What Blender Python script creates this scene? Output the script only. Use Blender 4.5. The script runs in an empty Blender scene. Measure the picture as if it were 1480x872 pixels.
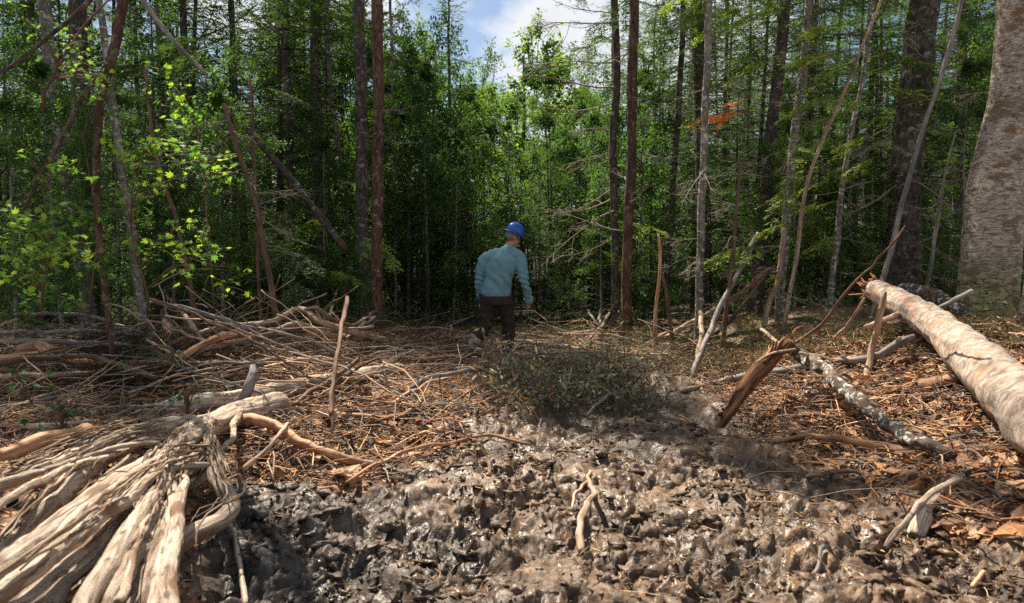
import bpy, math, random
import numpy as np
from mathutils import Vector, Matrix
random.seed(7); RNG = np.random.default_rng(7)
S = bpy.context.scene; C = S.collection
# ------------------------------------------------------------------ camera
PW, PH, FPX = 1480, 872, 987.0
CAMZ = 1.37; PITCH = math.atan(66/FPX)
cam = bpy.data.cameras.new('camera'); camo = bpy.data.objects.new('camera', cam); C.objects.link(camo)
camo.location = (0, 0, CAMZ); camo.rotation_euler = (math.pi/2-PITCH, 0, 0)
cam.sensor_width = 36; cam.lens = 36*FPX/PW; cam.clip_start = .05; cam.clip_end = 2000
cam.dof.use_dof = True; cam.dof.focus_distance = 8.0; cam.dof.aperture_fstop = 3.2
S.camera = camo
# ------------------------------------------------------------------ light
SUN_EL, SUN_AZ = 57, -34            # degrees above the horizon; degrees from +Y towards +X
w = bpy.data.worlds.new('World'); S.world = w; w.use_nodes = True
nt = w.node_tree; N = nt.nodes; L = nt.links; N.clear()
sky = N.new('ShaderNodeTexSky'); sky.sky_type = 'NISHITA'; sky.sun_disc = False
sky.sun_elevation = math.radians(SUN_EL); sky.sun_rotation = math.radians(SUN_AZ)
tc = N.new('ShaderNodeTexCoord'); mp = N.new('ShaderNodeMapping'); mp.inputs['Scale'].default_value = (3.2, 3.2, 6.0); mp.inputs['Location'].default_value = (4.1, 2.3, .35)
nz = N.new('ShaderNodeTexNoise'); nz.inputs['Scale'].default_value = 1.0; nz.inputs['Detail'].default_value = 9; nz.inputs['Roughness'].default_value = .52
cr = N.new('ShaderNodeValToRGB'); cr.color_ramp.elements[0].position = .46; cr.color_ramp.elements[1].position = .54
cr2 = N.new('ShaderNodeValToRGB'); cr2.color_ramp.elements[0].position = .4; cr2.color_ramp.elements[1].position = .7
cr2.color_ramp.elements[0].color = (8.2, 8.3, 8.5, 1); cr2.color_ramp.elements[1].color = (5.6, 5.9, 6.4, 1)
mx = N.new('ShaderNodeMix'); mx.data_type = 'RGBA'
bg = N.new('ShaderNodeBackground'); bg.inputs['Strength'].default_value = .056
out = N.new('ShaderNodeOutputWorld')
L.new(tc.outputs['Generated'], mp.inputs['Vector']); L.new(mp.outputs[0], nz.inputs['Vector'])
L.new(nz.outputs['Fac'], cr.inputs[0]); L.new(nz.outputs['Fac'], cr2.inputs[0])
L.new(cr.outputs[0], mx.inputs['Factor']); L.new(sky.outputs[0], mx.inputs[6]); L.new(cr2.outputs[0], mx.inputs[7])
L.new(mx.outputs[2], bg.inputs['Color']); L.new(bg.outputs[0], out.inputs[0])
sl = bpy.data.lights.new('sun', 'SUN'); so = bpy.data.objects.new('sun', sl); C.objects.link(so)
sl.energy = 5.0; sl.angle = math.radians(.55); sl.color = (1, .90, .76)
az, el = math.radians(SUN_AZ), math.radians(SUN_EL)
sd = Vector((math.sin(az)*math.cos(el), math.cos(az)*math.cos(el), math.sin(el)))
so.rotation_euler = sd.to_track_quat('Z', 'Y').to_euler(); so.location = sd*60
S.view_settings.view_transform = 'Standard'; S.view_settings.look = 'None'; S.view_settings.exposure = 1.22; S.view_settings.gamma = 1
cy = S.cycles; cy.max_bounces = 6; cy.diffuse_bounces = 3; cy.glossy_bounces = 2; cy.transmission_bounces = 4; cy.transparent_max_bounces = 4
cy.caustics_reflective = False; cy.caustics_refractive = False; cy.sample_clamp_indirect = 3; cy.sample_clamp_direct = 5; cy.use_denoising = False
# ------------------------------------------------------------------ numpy noise
def h2(ix, iy, s):
    ix = np.asarray(ix); iy = np.asarray(iy)
    n = (ix.astype(np.int64)*374761393 + iy.astype(np.int64)*668265263 + s*1442695041) & 0xffffffff
    n = ((n ^ (n >> 13))*1274126177) & 0xffffffff
    n = ((n ^ (n >> 16))*2246822519) & 0xffffffff
    return ((n ^ (n >> 15)) & 0xffffff)/16777216.0
def vn(x, y, s=0):
    x = np.asarray(x, float); y = np.asarray(y, float)
    ix = np.floor(x); iy = np.floor(y); fx = x-ix; fy = y-iy
    fx = fx*fx*fx*(fx*(fx*6-15)+10); fy = fy*fy*fy*(fy*(fy*6-15)+10)
    a = h2(ix, iy, s); b = h2(ix+1, iy, s); c = h2(ix, iy+1, s); d = h2(ix+1, iy+1, s)
    return (a*(1-fx)+b*fx)*(1-fy)+(c*(1-fx)+d*fx)*fy*1.0-.5
def fbm(x, y, s=0, o=4, g=.5):
    r = 0; a = 1
    for i in range(o):
        r = r+a*vn(x*2**i+i*17.3, y*2**i-i*9.1, s+i); a *= g
    return r
def worley(x, y, s=0):
    ix = np.floor(x); iy = np.floor(y); f1 = np.full(x.shape, 9.); f2 = f1.copy(); cid = np.zeros(x.shape)
    for dx in (-1, 0, 1):
        for dy in (-1, 0, 1):
            cx, cy_ = ix+dx, iy+dy
            d = np.hypot(cx+.1+.8*h2(cx, cy_, s)-x, cy_+.1+.8*h2(cx, cy_, s+5)-y)
            cidn = h2(cx, cy_, s+11)
            m = d < f1
            f2 = np.where(m, f1, np.minimum(f2, d)); cid = np.where(m, cidn, cid); f1 = np.where(m, d, f1)
    return f1, f2, cid
def sst(a, b, x):
    t = np.clip((x-a)/(b-a), 0, 1); return t*t*(3-2*t)
# ------------------------------------------------------------------ terrain
def base(x, y):
    x = np.asarray(x, float); y = np.asarray(y, float)
    z = (.62+.16*fbm(x*1.7, y*1.7, 13, 3))*sst(1.8, 4.3, x)*sst(1.7, 3.5, y)*(1-.5*sst(9, 14, y))             # right bank
    z = z+.20*sst(-.7, -2.4, x)*sst(.5, 2.5, y)*(1-sst(9, 13, y))              # left pile ground
    z = z-.13*np.exp(-((x-1.0)/1.3)**2-((y-5.9)/.9)**2)                        # wet hollow
    z = z+.10*np.exp(-((x-.35)/1.4)**2-((y-7.6)/.9)**2)
    z = z+.10*np.exp(-((x-1.0)/.45)**2-((y-2.45)/.2)**2)
    z = z+.22*fbm(x*.35, y*.35, 3, 3)*sst(1, 6, y)
    z = z+.25*sst(12, 40, y)+.01*np.maximum(y-40, 0)+.02*np.maximum(np.hypot(x, y)-60, 0)
    return z
def ray(px, py):
    cx = (px-PW/2)/FPX; cyy = (PH/2-py)/FPX; cp, sp = math.cos(PITCH), math.sin(PITCH)
    return np.array([cx, cp+cyy*sp, -sp+cyy*cp])
def P(px, py, d):                       # the point d metres ahead on the line of sight through a photo pixel
    r = ray(px, py); t = d/r[1]; return np.array([r[0]*t, d, CAMZ+r[2]*t])
def G(px, py, lift=0.):                 # where that line meets the ground (raised by lift)
    r = ray(px, py); ts = np.linspace(1.2, 60, 3000)
    z = CAMZ+r[2]*ts-base(r[0]*ts, r[1]*ts)-lift
    i = int(np.argmax(z < 0)) if (z < 0).any() else len(ts)-1
    i = max(i, 1); a, b = z[i-1], z[i]; t = ts[i-1]+(ts[i]-ts[i-1])*(a/(a-b) if a != b else 0)
    return np.array([r[0]*t, r[1]*t, CAMZ+r[2]*t])
def poly_world(pts): return np.array([G(*p)[:2] for p in pts])
def inpoly(x, y, poly):                 # signed distance, positive inside
    d = np.full(x.shape, 1e9); ins = np.zeros(x.shape, bool); n = len(poly)
    for i in range(n):
        ax, ay = poly[i]; bx, by = poly[(i+1) % n]; ex, ey = bx-ax, by-ay
        t = np.clip(((x-ax)*ex+(y-ay)*ey)/(ex*ex+ey*ey+1e-12), 0, 1)
        d = np.minimum(d, np.hypot(x-ax-t*ex, y-ay-t*ey))
        c = ((ay > y) != (by > y)) & (x < ex*(y-ay)/(ey+1e-12)+ax); ins ^= c
    return np.where(ins, d, -d)
MUD = poly_world([(300, 700), (430, 690), (560, 705), (640, 660), (690, 600), (780, 585), (860, 560), (1000, 545), (1080, 600), (1190, 680), (1310, 745), (1440, 770), (1620, 790), (1800, 1050), (740, 1100), (150, 1050), (260, 870)])
RED = poly_world([(330, 600), (520, 590), (650, 575), (700, 600), (690, 650), (560, 700), (430, 690), (330, 690)])
def zones(x, y):
    wv = .18*fbm(x*2.2, y*2.2, 40, 3)
    return sst(-.12, .18, inpoly(x, y, MUD)+wv), sst(-.12, .15, inpoly(x, y, RED)+wv)
PUD = [(*G(1000, 584)[:2], .50, .42), (*G(905, 606)[:2], .22, .2)]
def detail(x, y, mud):
    k = (1-sst(9, 16, y))*(1-.35*sst(4.2, 6.5, y)*mud)
    wx = x+.045*fbm(x*7, y*7, 21, 3); wy = y+.045*fbm(x*7, y*7, 31, 3)
    z = .10*fbm(x*1.7, y*1.7, 5, 3)
    f, g, c = worley(wx*4.2, wy*4.2, 1); A = sst(0, .35, g-f)*(.5+.5*(1-f))*(.1+c)
    f, g, c = worley(wx*9.5+3, wy*9.5, 2); B = sst(0, .4, g-f)*(.45+.55*(1-f))*(.0+c)
    f, g, c = worley(wx*19+9+B*.3, wy*19, 3); D = sst(0, .4, g-f)*(.4+.6*(1-f))*(.1+c)
    f, g, c = worley(wx*38+2, wy*38, 4); E = sst(0, .5, g-f)*(.2+c)
    flat = sst(.15, .28, fbm(x*2.1+5, y*2.1, 77, 2))     # smeared smooth patches
    m = mud*(1-.8*flat)
    nf = sst(5.2, 3.0, y); z = z+(.075*A+.050*B+.024*D*(.35+.65*nf)+.010*E*nf)*(m+.30*(1-mud))-.050*m+.03*flat*mud+.17*mud*fbm(x*2.6+y*1.9, (y-x)*.9, 41, 3)
    z = z+.02*fbm(x*9, y*9, 8, 3)
    f, g, c = worley(wx*70, wy*70, 14); z = z+.006*sst(0, .5, g-f)*c*mud*sst(4.5, 3, y)
    z = z+.008*fbm(x*30, y*30, 9, 2)*(.5+.5*m)*(.2+.8*nf)
    hol = 0
    for (hx, hy, hr, hs) in PUD: hol = np.maximum(hol, np.exp(-(((x-hx)/hr)**2+((y-hy)/hs)**2)**1.5))
    return z*k*(1-.25*hol)-.045*hol
def ground(x, y):
    x = np.asarray(x, float); y = np.asarray(y, float); m, r = zones(x, y); return base(x, y)+detail(x, y, m)
# ------------------------------------------------------------------ mesh building
class MB:
    def __init__(s): s.v = []; s.f = {3: [], 4: []}; s.tc = []; s.col = []; s.n = 0
    def add(s, v, q=None, t=None, tc=None, col=None):
        v = np.asarray(v, float).reshape(-1, 3); s.v.append(v)
        if q is not None and len(q): s.f[4].append(np.asarray(q).reshape(-1, 4)+s.n)
        if t is not None and len(t): s.f[3].append(np.asarray(t).reshape(-1, 3)+s.n)
        s.tc.append(v if tc is None else np.asarray(tc, float).reshape(-1, 3))
        c = np.ones((len(v), 3)) if col is None else np.broadcast_to(np.asarray(col, float), (len(v), 3)); s.col.append(c); s.n += len(v); return s
    def mesh(s, name, mat, smooth=True):
        v = np.concatenate(s.v); me = bpy.data.meshes.new(name); me.vertices.add(len(v)); me.vertices.foreach_set('co', v.astype(np.float32).ravel())
        q = np.concatenate(s.f[4]) if s.f[4] else np.zeros((0, 4), int); t = np.concatenate(s.f[3]) if s.f[3] else np.zeros((0, 3), int)
        nl = q.size+t.size; me.loops.add(nl); me.loops.foreach_set('vertex_index', np.concatenate([q.ravel(), t.ravel()]).astype(np.int32))
        me.polygons.add(len(q)+len(t)); st = np.concatenate([np.arange(len(q))*4, q.size+np.arange(len(t))*3]); me.polygons.foreach_set('loop_start', st.astype(np.int32))
        me.polygons.foreach_set('use_smooth', np.full(len(st), smooth)); me.update(calc_edges=True)
        a = me.attributes.new('tc', 'FLOAT_VECTOR', 'POINT'); a.data.foreach_set('vector', np.concatenate(s.tc).astype(np.float32).ravel())
        c = np.ones((len(v), 4)); c[:, :3] = np.concatenate(s.col); a = me.attributes.new('col', 'FLOAT_COLOR', 'POINT'); a.data.foreach_set('color', c.astype(np.float32).ravel())
        me.materials.append(mat); return me
def put(name, me, parent=None, loc=None, rot=None, scale=None):
    o = bpy.data.objects.new(name, me); C.objects.link(o)
    if parent is not None: o.parent = parent
    if loc is not None: o.location = loc
    if rot is not None: o.rotation_euler = rot
    if scale is not None: o.scale = scale
    return o
def tag(o, label, cat, group=None, kind=None):
    if label: o['label'] = label
    if cat: o['category'] = cat
    if group: o['group'] = group
    if kind: o['kind'] = kind
    return o
def resample(pts, n):
    pts = np.asarray(pts, float); k = len(pts)
    if k == 2: return pts[0]+(pts[1]-pts[0])*np.linspace(0, 1, n)[:, None]
    d = np.r_[0, np.cumsum(np.linalg.norm(np.diff(pts, axis=0), axis=1))]; u = np.linspace(0, d[-1], n)
    ext = np.vstack([2*pts[0]-pts[1], pts, 2*pts[-1]-pts[-2]]); i = np.clip(np.searchsorted(d, u, side='right')-1, 0, k-2)
    t = ((u-d[i])/(d[i+1]-d[i]+1e-9))[:, None]; a, b, c, e = ext[i], ext[i+1], ext[i+2], ext[i+3]
    return .5*(2*b+(c-a)*t+(2*a-5*b+4*c-e)*t*t+(3*b-a-3*c+e)*t**3)
def tube(mb, pts, rad, sides=8, gn=0., gf=(1.5, 6.), seed=0, col=None, flat=1., cap=True, lump=0.):
    pts = np.asarray(pts, float); n = len(pts); rad = np.broadcast_to(np.asarray(rad, float), (n,))
    T = np.gradient(pts, axis=0); T /= np.linalg.norm(T, axis=1)[:, None]+1e-12
    ref = np.array([0, 0, 1.]) if abs(T[0][2]) < .8 else np.array([1., 0, 0]); u = np.cross(T[0], ref); u /= np.linalg.norm(u)
    U = np.zeros_like(pts); V = np.zeros_like(pts)
    for i in range(n):
        u = u-T[i]*np.dot(u, T[i]); u /= np.linalg.norm(u)+1e-12; U[i] = u; V[i] = np.cross(T[i], u)
    th = np.arange(sides)/sides*2*np.pi; ct, st = np.cos(th), np.sin(th)
    ln = np.r_[0, np.cumsum(np.linalg.norm(np.diff(pts, axis=0), axis=1))]
    R = rad[:, None]*np.ones(sides)
    if gn:
        gx = (ct*gf[0])[None, :]+ln[:, None]*gf[1]*.25+seed*3.7; gy = (st*gf[0])[None, :]+ln[:, None]*gf[1]*.16+seed*1.3
        R = R*(1-gn*1.3*np.exp(-(fbm(gx*1.7+5, gy*1.3+ln[:, None]*gf[1]*.1, seed+150, 3, .6)/.09)**2))
        R = R*(1+gn*2*fbm(gx, gy, seed+100, 3, .6)+lump*2*fbm(ln[:, None]*gf[1]+th*0, ct[None, :]*.7+seed, seed+200, 2))
    v = pts[:, None, :]+R[:, :, None]*(ct[None, :, None]*U[:, None, :]+flat*st[None, :, None]*V[:, None, :])
    rm = rad.mean(); tcv = np.stack([np.broadcast_to(ct*rm, (n, sides)), np.broadcast_to(st*rm, (n, sides)), np.broadcast_to(ln[:, None], (n, sides))], -1)+seed*.37
    i = np.arange(n-1)[:, None]*sides; j = np.arange(sides)[None, :]; k = (j+1) % sides
    q = np.stack([i+j, i+k, i+sides+k, i+sides+j], -1).reshape(-1, 4)
    v = v.reshape(-1, 3); tcv = tcv.reshape(-1, 3); t = None
    if cap:
        v = np.vstack([v, pts[0], pts[-1]]); tcv = np.vstack([tcv, tcv[0]*.5, tcv[-1]*.5]); jj = np.arange(sides); kk = (jj+1) % sides; b = (n-1)*sides
        t = np.vstack([np.stack([kk, jj, np.full(sides, n*sides)], -1), np.stack([b+jj, b+kk, np.full(sides, n*sides+1)], -1)])
    mb.add(v, q, t, tcv, col); return mb
def many_tubes(mb, A, B, bend, r0, r1, col, K=4, sides=3):      # N thin curved sticks at once
    Nn = len(A); t = np.linspace(0, 1, K)[None, :, None]
    p = A[:, None]*(1-t)+B[:, None]*t+bend[:, None]*(4*t*(1-t))
    D = B-A; D /= np.linalg.norm(D, axis=1)[:, None]+1e-9; ref = np.tile([0, 0, 1.], (Nn, 1)); ref[np.abs(D[:, 2]) > .8] = (1, 0, 0)
    U = np.cross(D, ref); U /= np.linalg.norm(U, axis=1)[:, None]+1e-9; V = np.cross(D, U)
    th = np.arange(sides)/sides*2*np.pi; r = (r0[:, None]*(1-t[..., 0])+r1[:, None]*t[..., 0])
    v = p[:, :, None]+r[:, :, None, None]*(np.cos(th)[None, None, :, None]*U[:, None, None]+np.sin(th)[None, None, :, None]*V[:, None, None])
    base_ = np.arange(Nn)[:, None, None]*K*sides; i = np.arange(K-1)[None, :, None]*sides; j = np.arange(sides)[None, None, :]; k = (j+1) % sides
    q = np.stack([base_+i+j, base_+i+k, base_+i+sides+k, base_+i+sides+j], -1).reshape(-1, 4)
    c = np.repeat(col, K*sides, axis=0); mb.add(v.reshape(-1, 3), q, None, None, c)
def blades(mb, pos, d, nrm, ln, wd, col, fold=.0):               # N kite shaped faces
    d = d/(np.linalg.norm(d, axis=1)[:, None]+1e-9); s = np.cross(d, nrm); s /= np.linalg.norm(s, axis=1)[:, None]+1e-9; n2 = np.cross(s, d)
    ln = ln[:, None]; wd = wd[:, None]
    v = np.stack([pos, pos+d*ln*.45+s*wd*.5+n2*wd*fold, pos+d*ln, pos+d*ln*.45-s*wd*.5+n2*wd*fold], 1)
    i = np.arange(len(pos))[:, None]*4
    mb.add(v.reshape(-1, 3), None, np.concatenate([i+[0, 1, 2], i+[0, 2, 3]]), None, np.repeat(col, 4, axis=0))
def rdir(n, rng): v = rng.normal(size=(n, 3)); return v/np.linalg.norm(v, axis=1)[:, None]
# ------------------------------------------------------------------ materials
def mat(name):
    m = bpy.data.materials.new(name); m.use_nodes = True; return m, m.node_tree.nodes, m.node_tree.links, m.node_tree.nodes['Principled BSDF']
def nd(n, t, **k):
    o = n.new(t)
    for a, b in k.items():
        if a.startswith('i_'): o.inputs[a[2:].replace('_', ' ')].default_value = b
        else: setattr(o, a, b)
    return o
def ramp(n, stops):
    r = n.new('ShaderNodeValToRGB'); e = r.color_ramp.elements
    while len(e) < len(stops): e.new(.5)
    for k, (p, c) in enumerate(stops): e[k].position = p; e[k].color = (*c, 1) if len(c) == 3 else c
    return r
def attr(n, name='tc'): a = n.new('ShaderNodeAttribute'); a.attribute_name = name; return a
def mixc(n, l, fac, a, b, mode='MIX'):
    m = n.new('ShaderNodeMix'); m.data_type = 'RGBA'; m.blend_type = mode
    for sock, val in ((0, fac), (6, a), (7, b)):
        if hasattr(val, 'is_output'): l.new(val, m.inputs[sock])
        else: m.inputs[sock].default_value = val if sock == 0 else (*val, 1)
    return m.outputs[2]
def bark(name, stops, sc=(14, 14, 3), rough=.85, bump=.5, dist=.02, spots=None, bands=None, detail_=6, usecol=False, wet=0.):
    m, n, l, b = mat(name); a = attr(n); mpn = nd(n, 'ShaderNodeMapping'); mpn.inputs['Scale'].default_value = sc
    l.new(a.outputs['Vector'], mpn.inputs[0]); z = nd(n, 'ShaderNodeTexNoise', i_Scale=1., i_Detail=detail_, i_Roughness=.7, i_Distortion=.6); l.new(mpn.outputs[0], z.inputs[0])
    r = ramp(n, stops); l.new(z.outputs[0], r.inputs[0]); c = r.outputs[0]
    big = nd(n, 'ShaderNodeTexNoise', i_Scale=2.1, i_Detail=3.); l.new(a.outputs['Vector'], big.inputs[0])
    rb = ramp(n, [(.3, (.62, .62, .62)), (.7, (1.3, 1.25, 1.2))]); l.new(big.outputs[0], rb.inputs[0]); c = mixc(n, l, 1., c, rb.outputs[0], 'MULTIPLY')
    if spots:
        sz, lo, hi, colr = spots; mp2 = nd(n, 'ShaderNodeMapping'); mp2.inputs['Scale'].default_value = sz; l.new(a.outputs['Vector'], mp2.inputs[0])
        z2 = nd(n, 'ShaderNodeTexNoise', i_Scale=1., i_Detail=4.); l.new(mp2.outputs[0], z2.inputs[0]); r2 = ramp(n, [(lo, (0, 0, 0)), (hi, (1, 1, 1))]); l.new(z2.outputs[0], r2.inputs[0]); c = mixc(n, l, r2.outputs[0], c, colr)
    if bands:
        sz, lo, hi, colr = bands; mp2 = nd(n, 'ShaderNodeMapping'); mp2.inputs['Scale'].default_value = sz; mp2.inputs['Location'].default_value = (3, 5, 7); l.new(a.outputs['Vector'], mp2.inputs[0])
        z2 = nd(n, 'ShaderNodeTexNoise', i_Scale=1., i_Detail=5.); l.new(mp2.outputs[0], z2.inputs[0]); r2 = ramp(n, [(lo, (0, 0, 0)), (hi, (1, 1, 1))]); l.new(z2.outputs[0], r2.inputs[0]); c = mixc(n, l, r2.outputs[0], c, colr)
    ca = attr(n, 'col'); c = mixc(n, l, 1., c, ca.outputs['Color'], 'MULTIPLY')
    l.new(c, b.inputs['Base Color']); b.inputs['Roughness'].default_value = rough; b.inputs['Specular IOR Level'].default_value = .25
    bp = nd(n, 'ShaderNodeBump', i_Strength=bump, i_Distance=dist); l.new(z.outputs[0], bp.inputs['Height']); l.new(bp.outputs[0], b.inputs['Normal']); return m
M = {}
M['spruce'] = bark('spruce_bark', [(.32, (.022, .017, .013)), (.5, (.082, .064, .050)), (.68, (.20, .165, .135))], (26, 26, 9), .9, .9, .03, spots=((9, 9, 13), .58, .66, (.27, .25, .21)))
M['redbark'] = bark('red_spruce_bark', [(.32, (.026, .016, .011)), (.5, (.10, .058, .038)), (.68, (.22, .14, .095))], (26, 26, 8), .9, .9, .03, spots=((9, 9, 12), .6, .68, (.24, .19, .15)))
M['greybark'] = bark('grey_spotted_bark', [(.3, (.05, .042, .034)), (.5, (.17, .15, .12)), (.68, (.34, .31, .265))], (30, 30, 14), .85, .7, .02, spots=((14, 14, 20), .56, .62, (.45, .42, .38)))
M['birch'] = bark('yellow_birch_bark', [(.30, (.05, .034, .022)), (.42, (.22, .155, .105)), (.52, (.44, .36, .28)), (.66, (.66, .60, .52))], (18, 18, 46), .7, 1., .02,
                  spots=((5, 5, 9), .54, .62, (.22, .135, .075)), bands=((16, 16, 75), .60, .70, (.50, .45, .39)))
M['log'] = bark('fallen_log_bark', [(.30, (.14, .10, .075)), (.43, (.25, .19, .145)), (.54, (.40, .33, .27)), (.68, (.57, .51, .44))], (12, 12, 20), .75, 1., .02,
                spots=((6, 6, 8.0), .57, .66, (.40, .22, .12)), bands=((16, 16, 50), .62, .68, (.24, .18, .14)))
M['root'] = bark('weathered_root_wood', [(.30, (.05, .032, .022)), (.40, (.26, .185, .13)), (.52, (.52, .42, .325)), (.70, (.70, .62, .52))], (55, 55, 5), .8, 1., .02,
                 spots=((8, 8, 4.), .57, .66, (.22, .13, .075)), bands=((26, 26, 14), .62, .68, (.16, .13, .11)))
M['tanwood'] = bark('peeled_stick_wood', [(.30, (.09, .055, .035)), (.5, (.36, .25, .17)), (.70, (.62, .49, .37))], (26, 26, 4), .7, .6, .01)
M['orange'] = bark('orange_peeled_wood', [(.30, (.10, .045, .022)), (.5, (.38, .20, .105)), (.70, (.62, .40, .24))], (26, 26, 4), .7, .6, .01)
M['greystick'] = bark('grey_stick_bark', [(.25, (.07, .06, .055)), (.5, (.20, .18, .165)), (.75, (.42, .39, .36))], (30, 30, 6), .8, .6, .01)
M['brownstick'] = bark('brown_stick_bark', [(.25, (.045, .028, .02)), (.5, (.14, .085, .055)), (.75, (.30, .20, .14))], (30, 30, 6), .85, .6, .01)
M['lichen'] = bark('lichened_bark', [(.25, (.04, .028, .02)), (.5, (.13, .09, .065)), (.7, (.26, .21, .17))], (30, 30, 14), .85, .9, .02, spots=((16, 16, 22), .56, .6, (.48, .49, .45)))
M['rotten'] = bark('rotten_stump_wood', [(.25, (.03, .016, .010)), (.45, (.12, .055, .028)), (.62, (.34, .17, .08)), (.8, (.60, .38, .22))], (45, 45, 3), .85, 1., .03)
def simple(name, col=None, rough=.8, trans=0., bumpsc=0, bump=.3, var=.25, gloss=.3, usecol=True, objvar=0., yel=None):
    m, n, l, b = mat(name); ca = attr(n, 'col'); c = ca.outputs['Color']
    if col is not None: c = mixc(n, l, 1., c, col, 'MULTIPLY')
    if objvar:
        oi = n.new('ShaderNodeObjectInfo'); r = ramp(n, [(0, (1-objvar, 1-objvar, 1-objvar*.6)), (1, (1+objvar, 1+objvar*.8, 1-objvar*.3))]); l.new(oi.outputs['Random'], r.inputs[0]); c = mixc(n, l, 1., c, r.outputs[0], 'MULTIPLY')
    if bumpsc:
        a = attr(n); z = nd(n, 'ShaderNodeTexNoise', i_Scale=float(bumpsc), i_Detail=5.); l.new(a.outputs['Vector'], z.inputs[0]); r = ramp(n, [(.3, (1-var,)*3), (.7, (1+var,)*3)]); l.new(z.outputs[0], r.inputs[0]); c = mixc(n, l, 1., c, r.outputs[0], 'MULTIPLY')
        bp = nd(n, 'ShaderNodeBump', i_Strength=bump, i_Distance=.01); l.new(z.outputs[0], bp.inputs['Height']); l.new(bp.outputs[0], b.inputs['Normal'])
    l.new(c, b.inputs['Base Color']); b.inputs['Roughness'].default_value = rough; b.inputs['Specular IOR Level'].default_value = gloss
    if trans:
        tb = n.new('ShaderNodeBsdfTranslucent'); ms = n.new('ShaderNodeMixShader'); ms.inputs[0].default_value = trans; yc = mixc(n, l, 1., c, yel or (1.5, 1.75, .7), 'MULTIPLY'); l.new(yc, tb.inputs[0])
        l.new(b.outputs[0], ms.inputs[1]); l.new(tb.outputs[0], ms.inputs[2]); l.new(ms.outputs[0], n['Material Output'].inputs[0])
    return m
M['needles'] = simple('conifer_needles', rough=.65, trans=.35, objvar=.3)
M['leaves'] = simple('green_leaves', rough=.6, trans=.5, objvar=.3, gloss=.25)
M['maple'] = simple('maple_leaves', rough=.65, trans=.5, gloss=.2)
M['dead'] = simple('dead_foliage', rough=.8, trans=.3, yel=(1.2, .9, .6))
M['debris'] = simple('wood_debris', rough=.8, bumpsc=60, var=.45, bump=.5)
M['twigs'] = simple('fine_twigs', rough=.85)
def mud_material():
    m, n, l, b = mat('forest_mud'); ca = attr(n, 'col'); a = attr(n)
    z = nd(n, 'ShaderNodeTexNoise', i_Scale=20., i_Detail=3.5, i_Roughness=.55); l.new(a.outputs['Vector'], z.inputs[0])
    r = ramp(n, [(.3, (.45, .43, .42)), (.5, (.9, .88, .86)), (.68, (1.45, 1.42, 1.38))]); l.new(z.outputs[0], r.inputs[0])
    z2 = nd(n, 'ShaderNodeTexNoise', i_Scale=3.2, i_Detail=4.); l.new(a.outputs['Vector'], z2.inputs[0])
    r2 = ramp(n, [(.35, (.7, .7, .72)), (.65, (1.25, 1.18, 1.08))]); l.new(z2.outputs[0], r2.inputs[0])
    c = mixc(n, l, 1., ca.outputs['Color'], r.outputs[0], 'MULTIPLY'); c = mixc(n, l, 1., c, r2.outputs[0], 'MULTIPLY'); l.new(c, b.inputs['Base Color'])
    wet = attr(n, 'wet'); z3 = nd(n, 'ShaderNodeTexNoise', i_Scale=7., i_Detail=5.); l.new(a.outputs['Vector'], z3.inputs[0])
    rr = nd(n, 'ShaderNodeMapRange'); rr.inputs[1].default_value = .35; rr.inputs[2].default_value = .65; rr.inputs[3].default_value = .35; rr.inputs[4].default_value = .72; l.new(z3.outputs[0], rr.inputs[0])
    mm = nd(n, 'ShaderNodeMix'); l.new(wet.outputs['Fac'], mm.inputs[0]); mm.inputs[2].default_value = .9; l.new(rr.outputs[0], mm.inputs[3]); l.new(mm.outputs[0], b.inputs['Roughness'])
    b.inputs['Specular IOR Level'].default_value = .40
    z4 = nd(n, 'ShaderNodeTexNoise', i_Scale=42., i_Detail=2., i_Roughness=.5); l.new(a.outputs['Vector'], z4.inputs[0])
    ad = nd(n, 'ShaderNodeMath', operation='MULTIPLY_ADD'); l.new(z.outputs[0], ad.inputs[0]); ad.inputs[1].default_value = 2.; l.new(z4.outputs[0], ad.inputs[2])
    bp = nd(n, 'ShaderNodeBump', i_Strength=.6, i_Distance=.010); l.new(ad.outputs[0], bp.inputs['Height']); l.new(bp.outputs[0], b.inputs['Normal']); return m
M['mud'] = mud_material()
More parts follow.
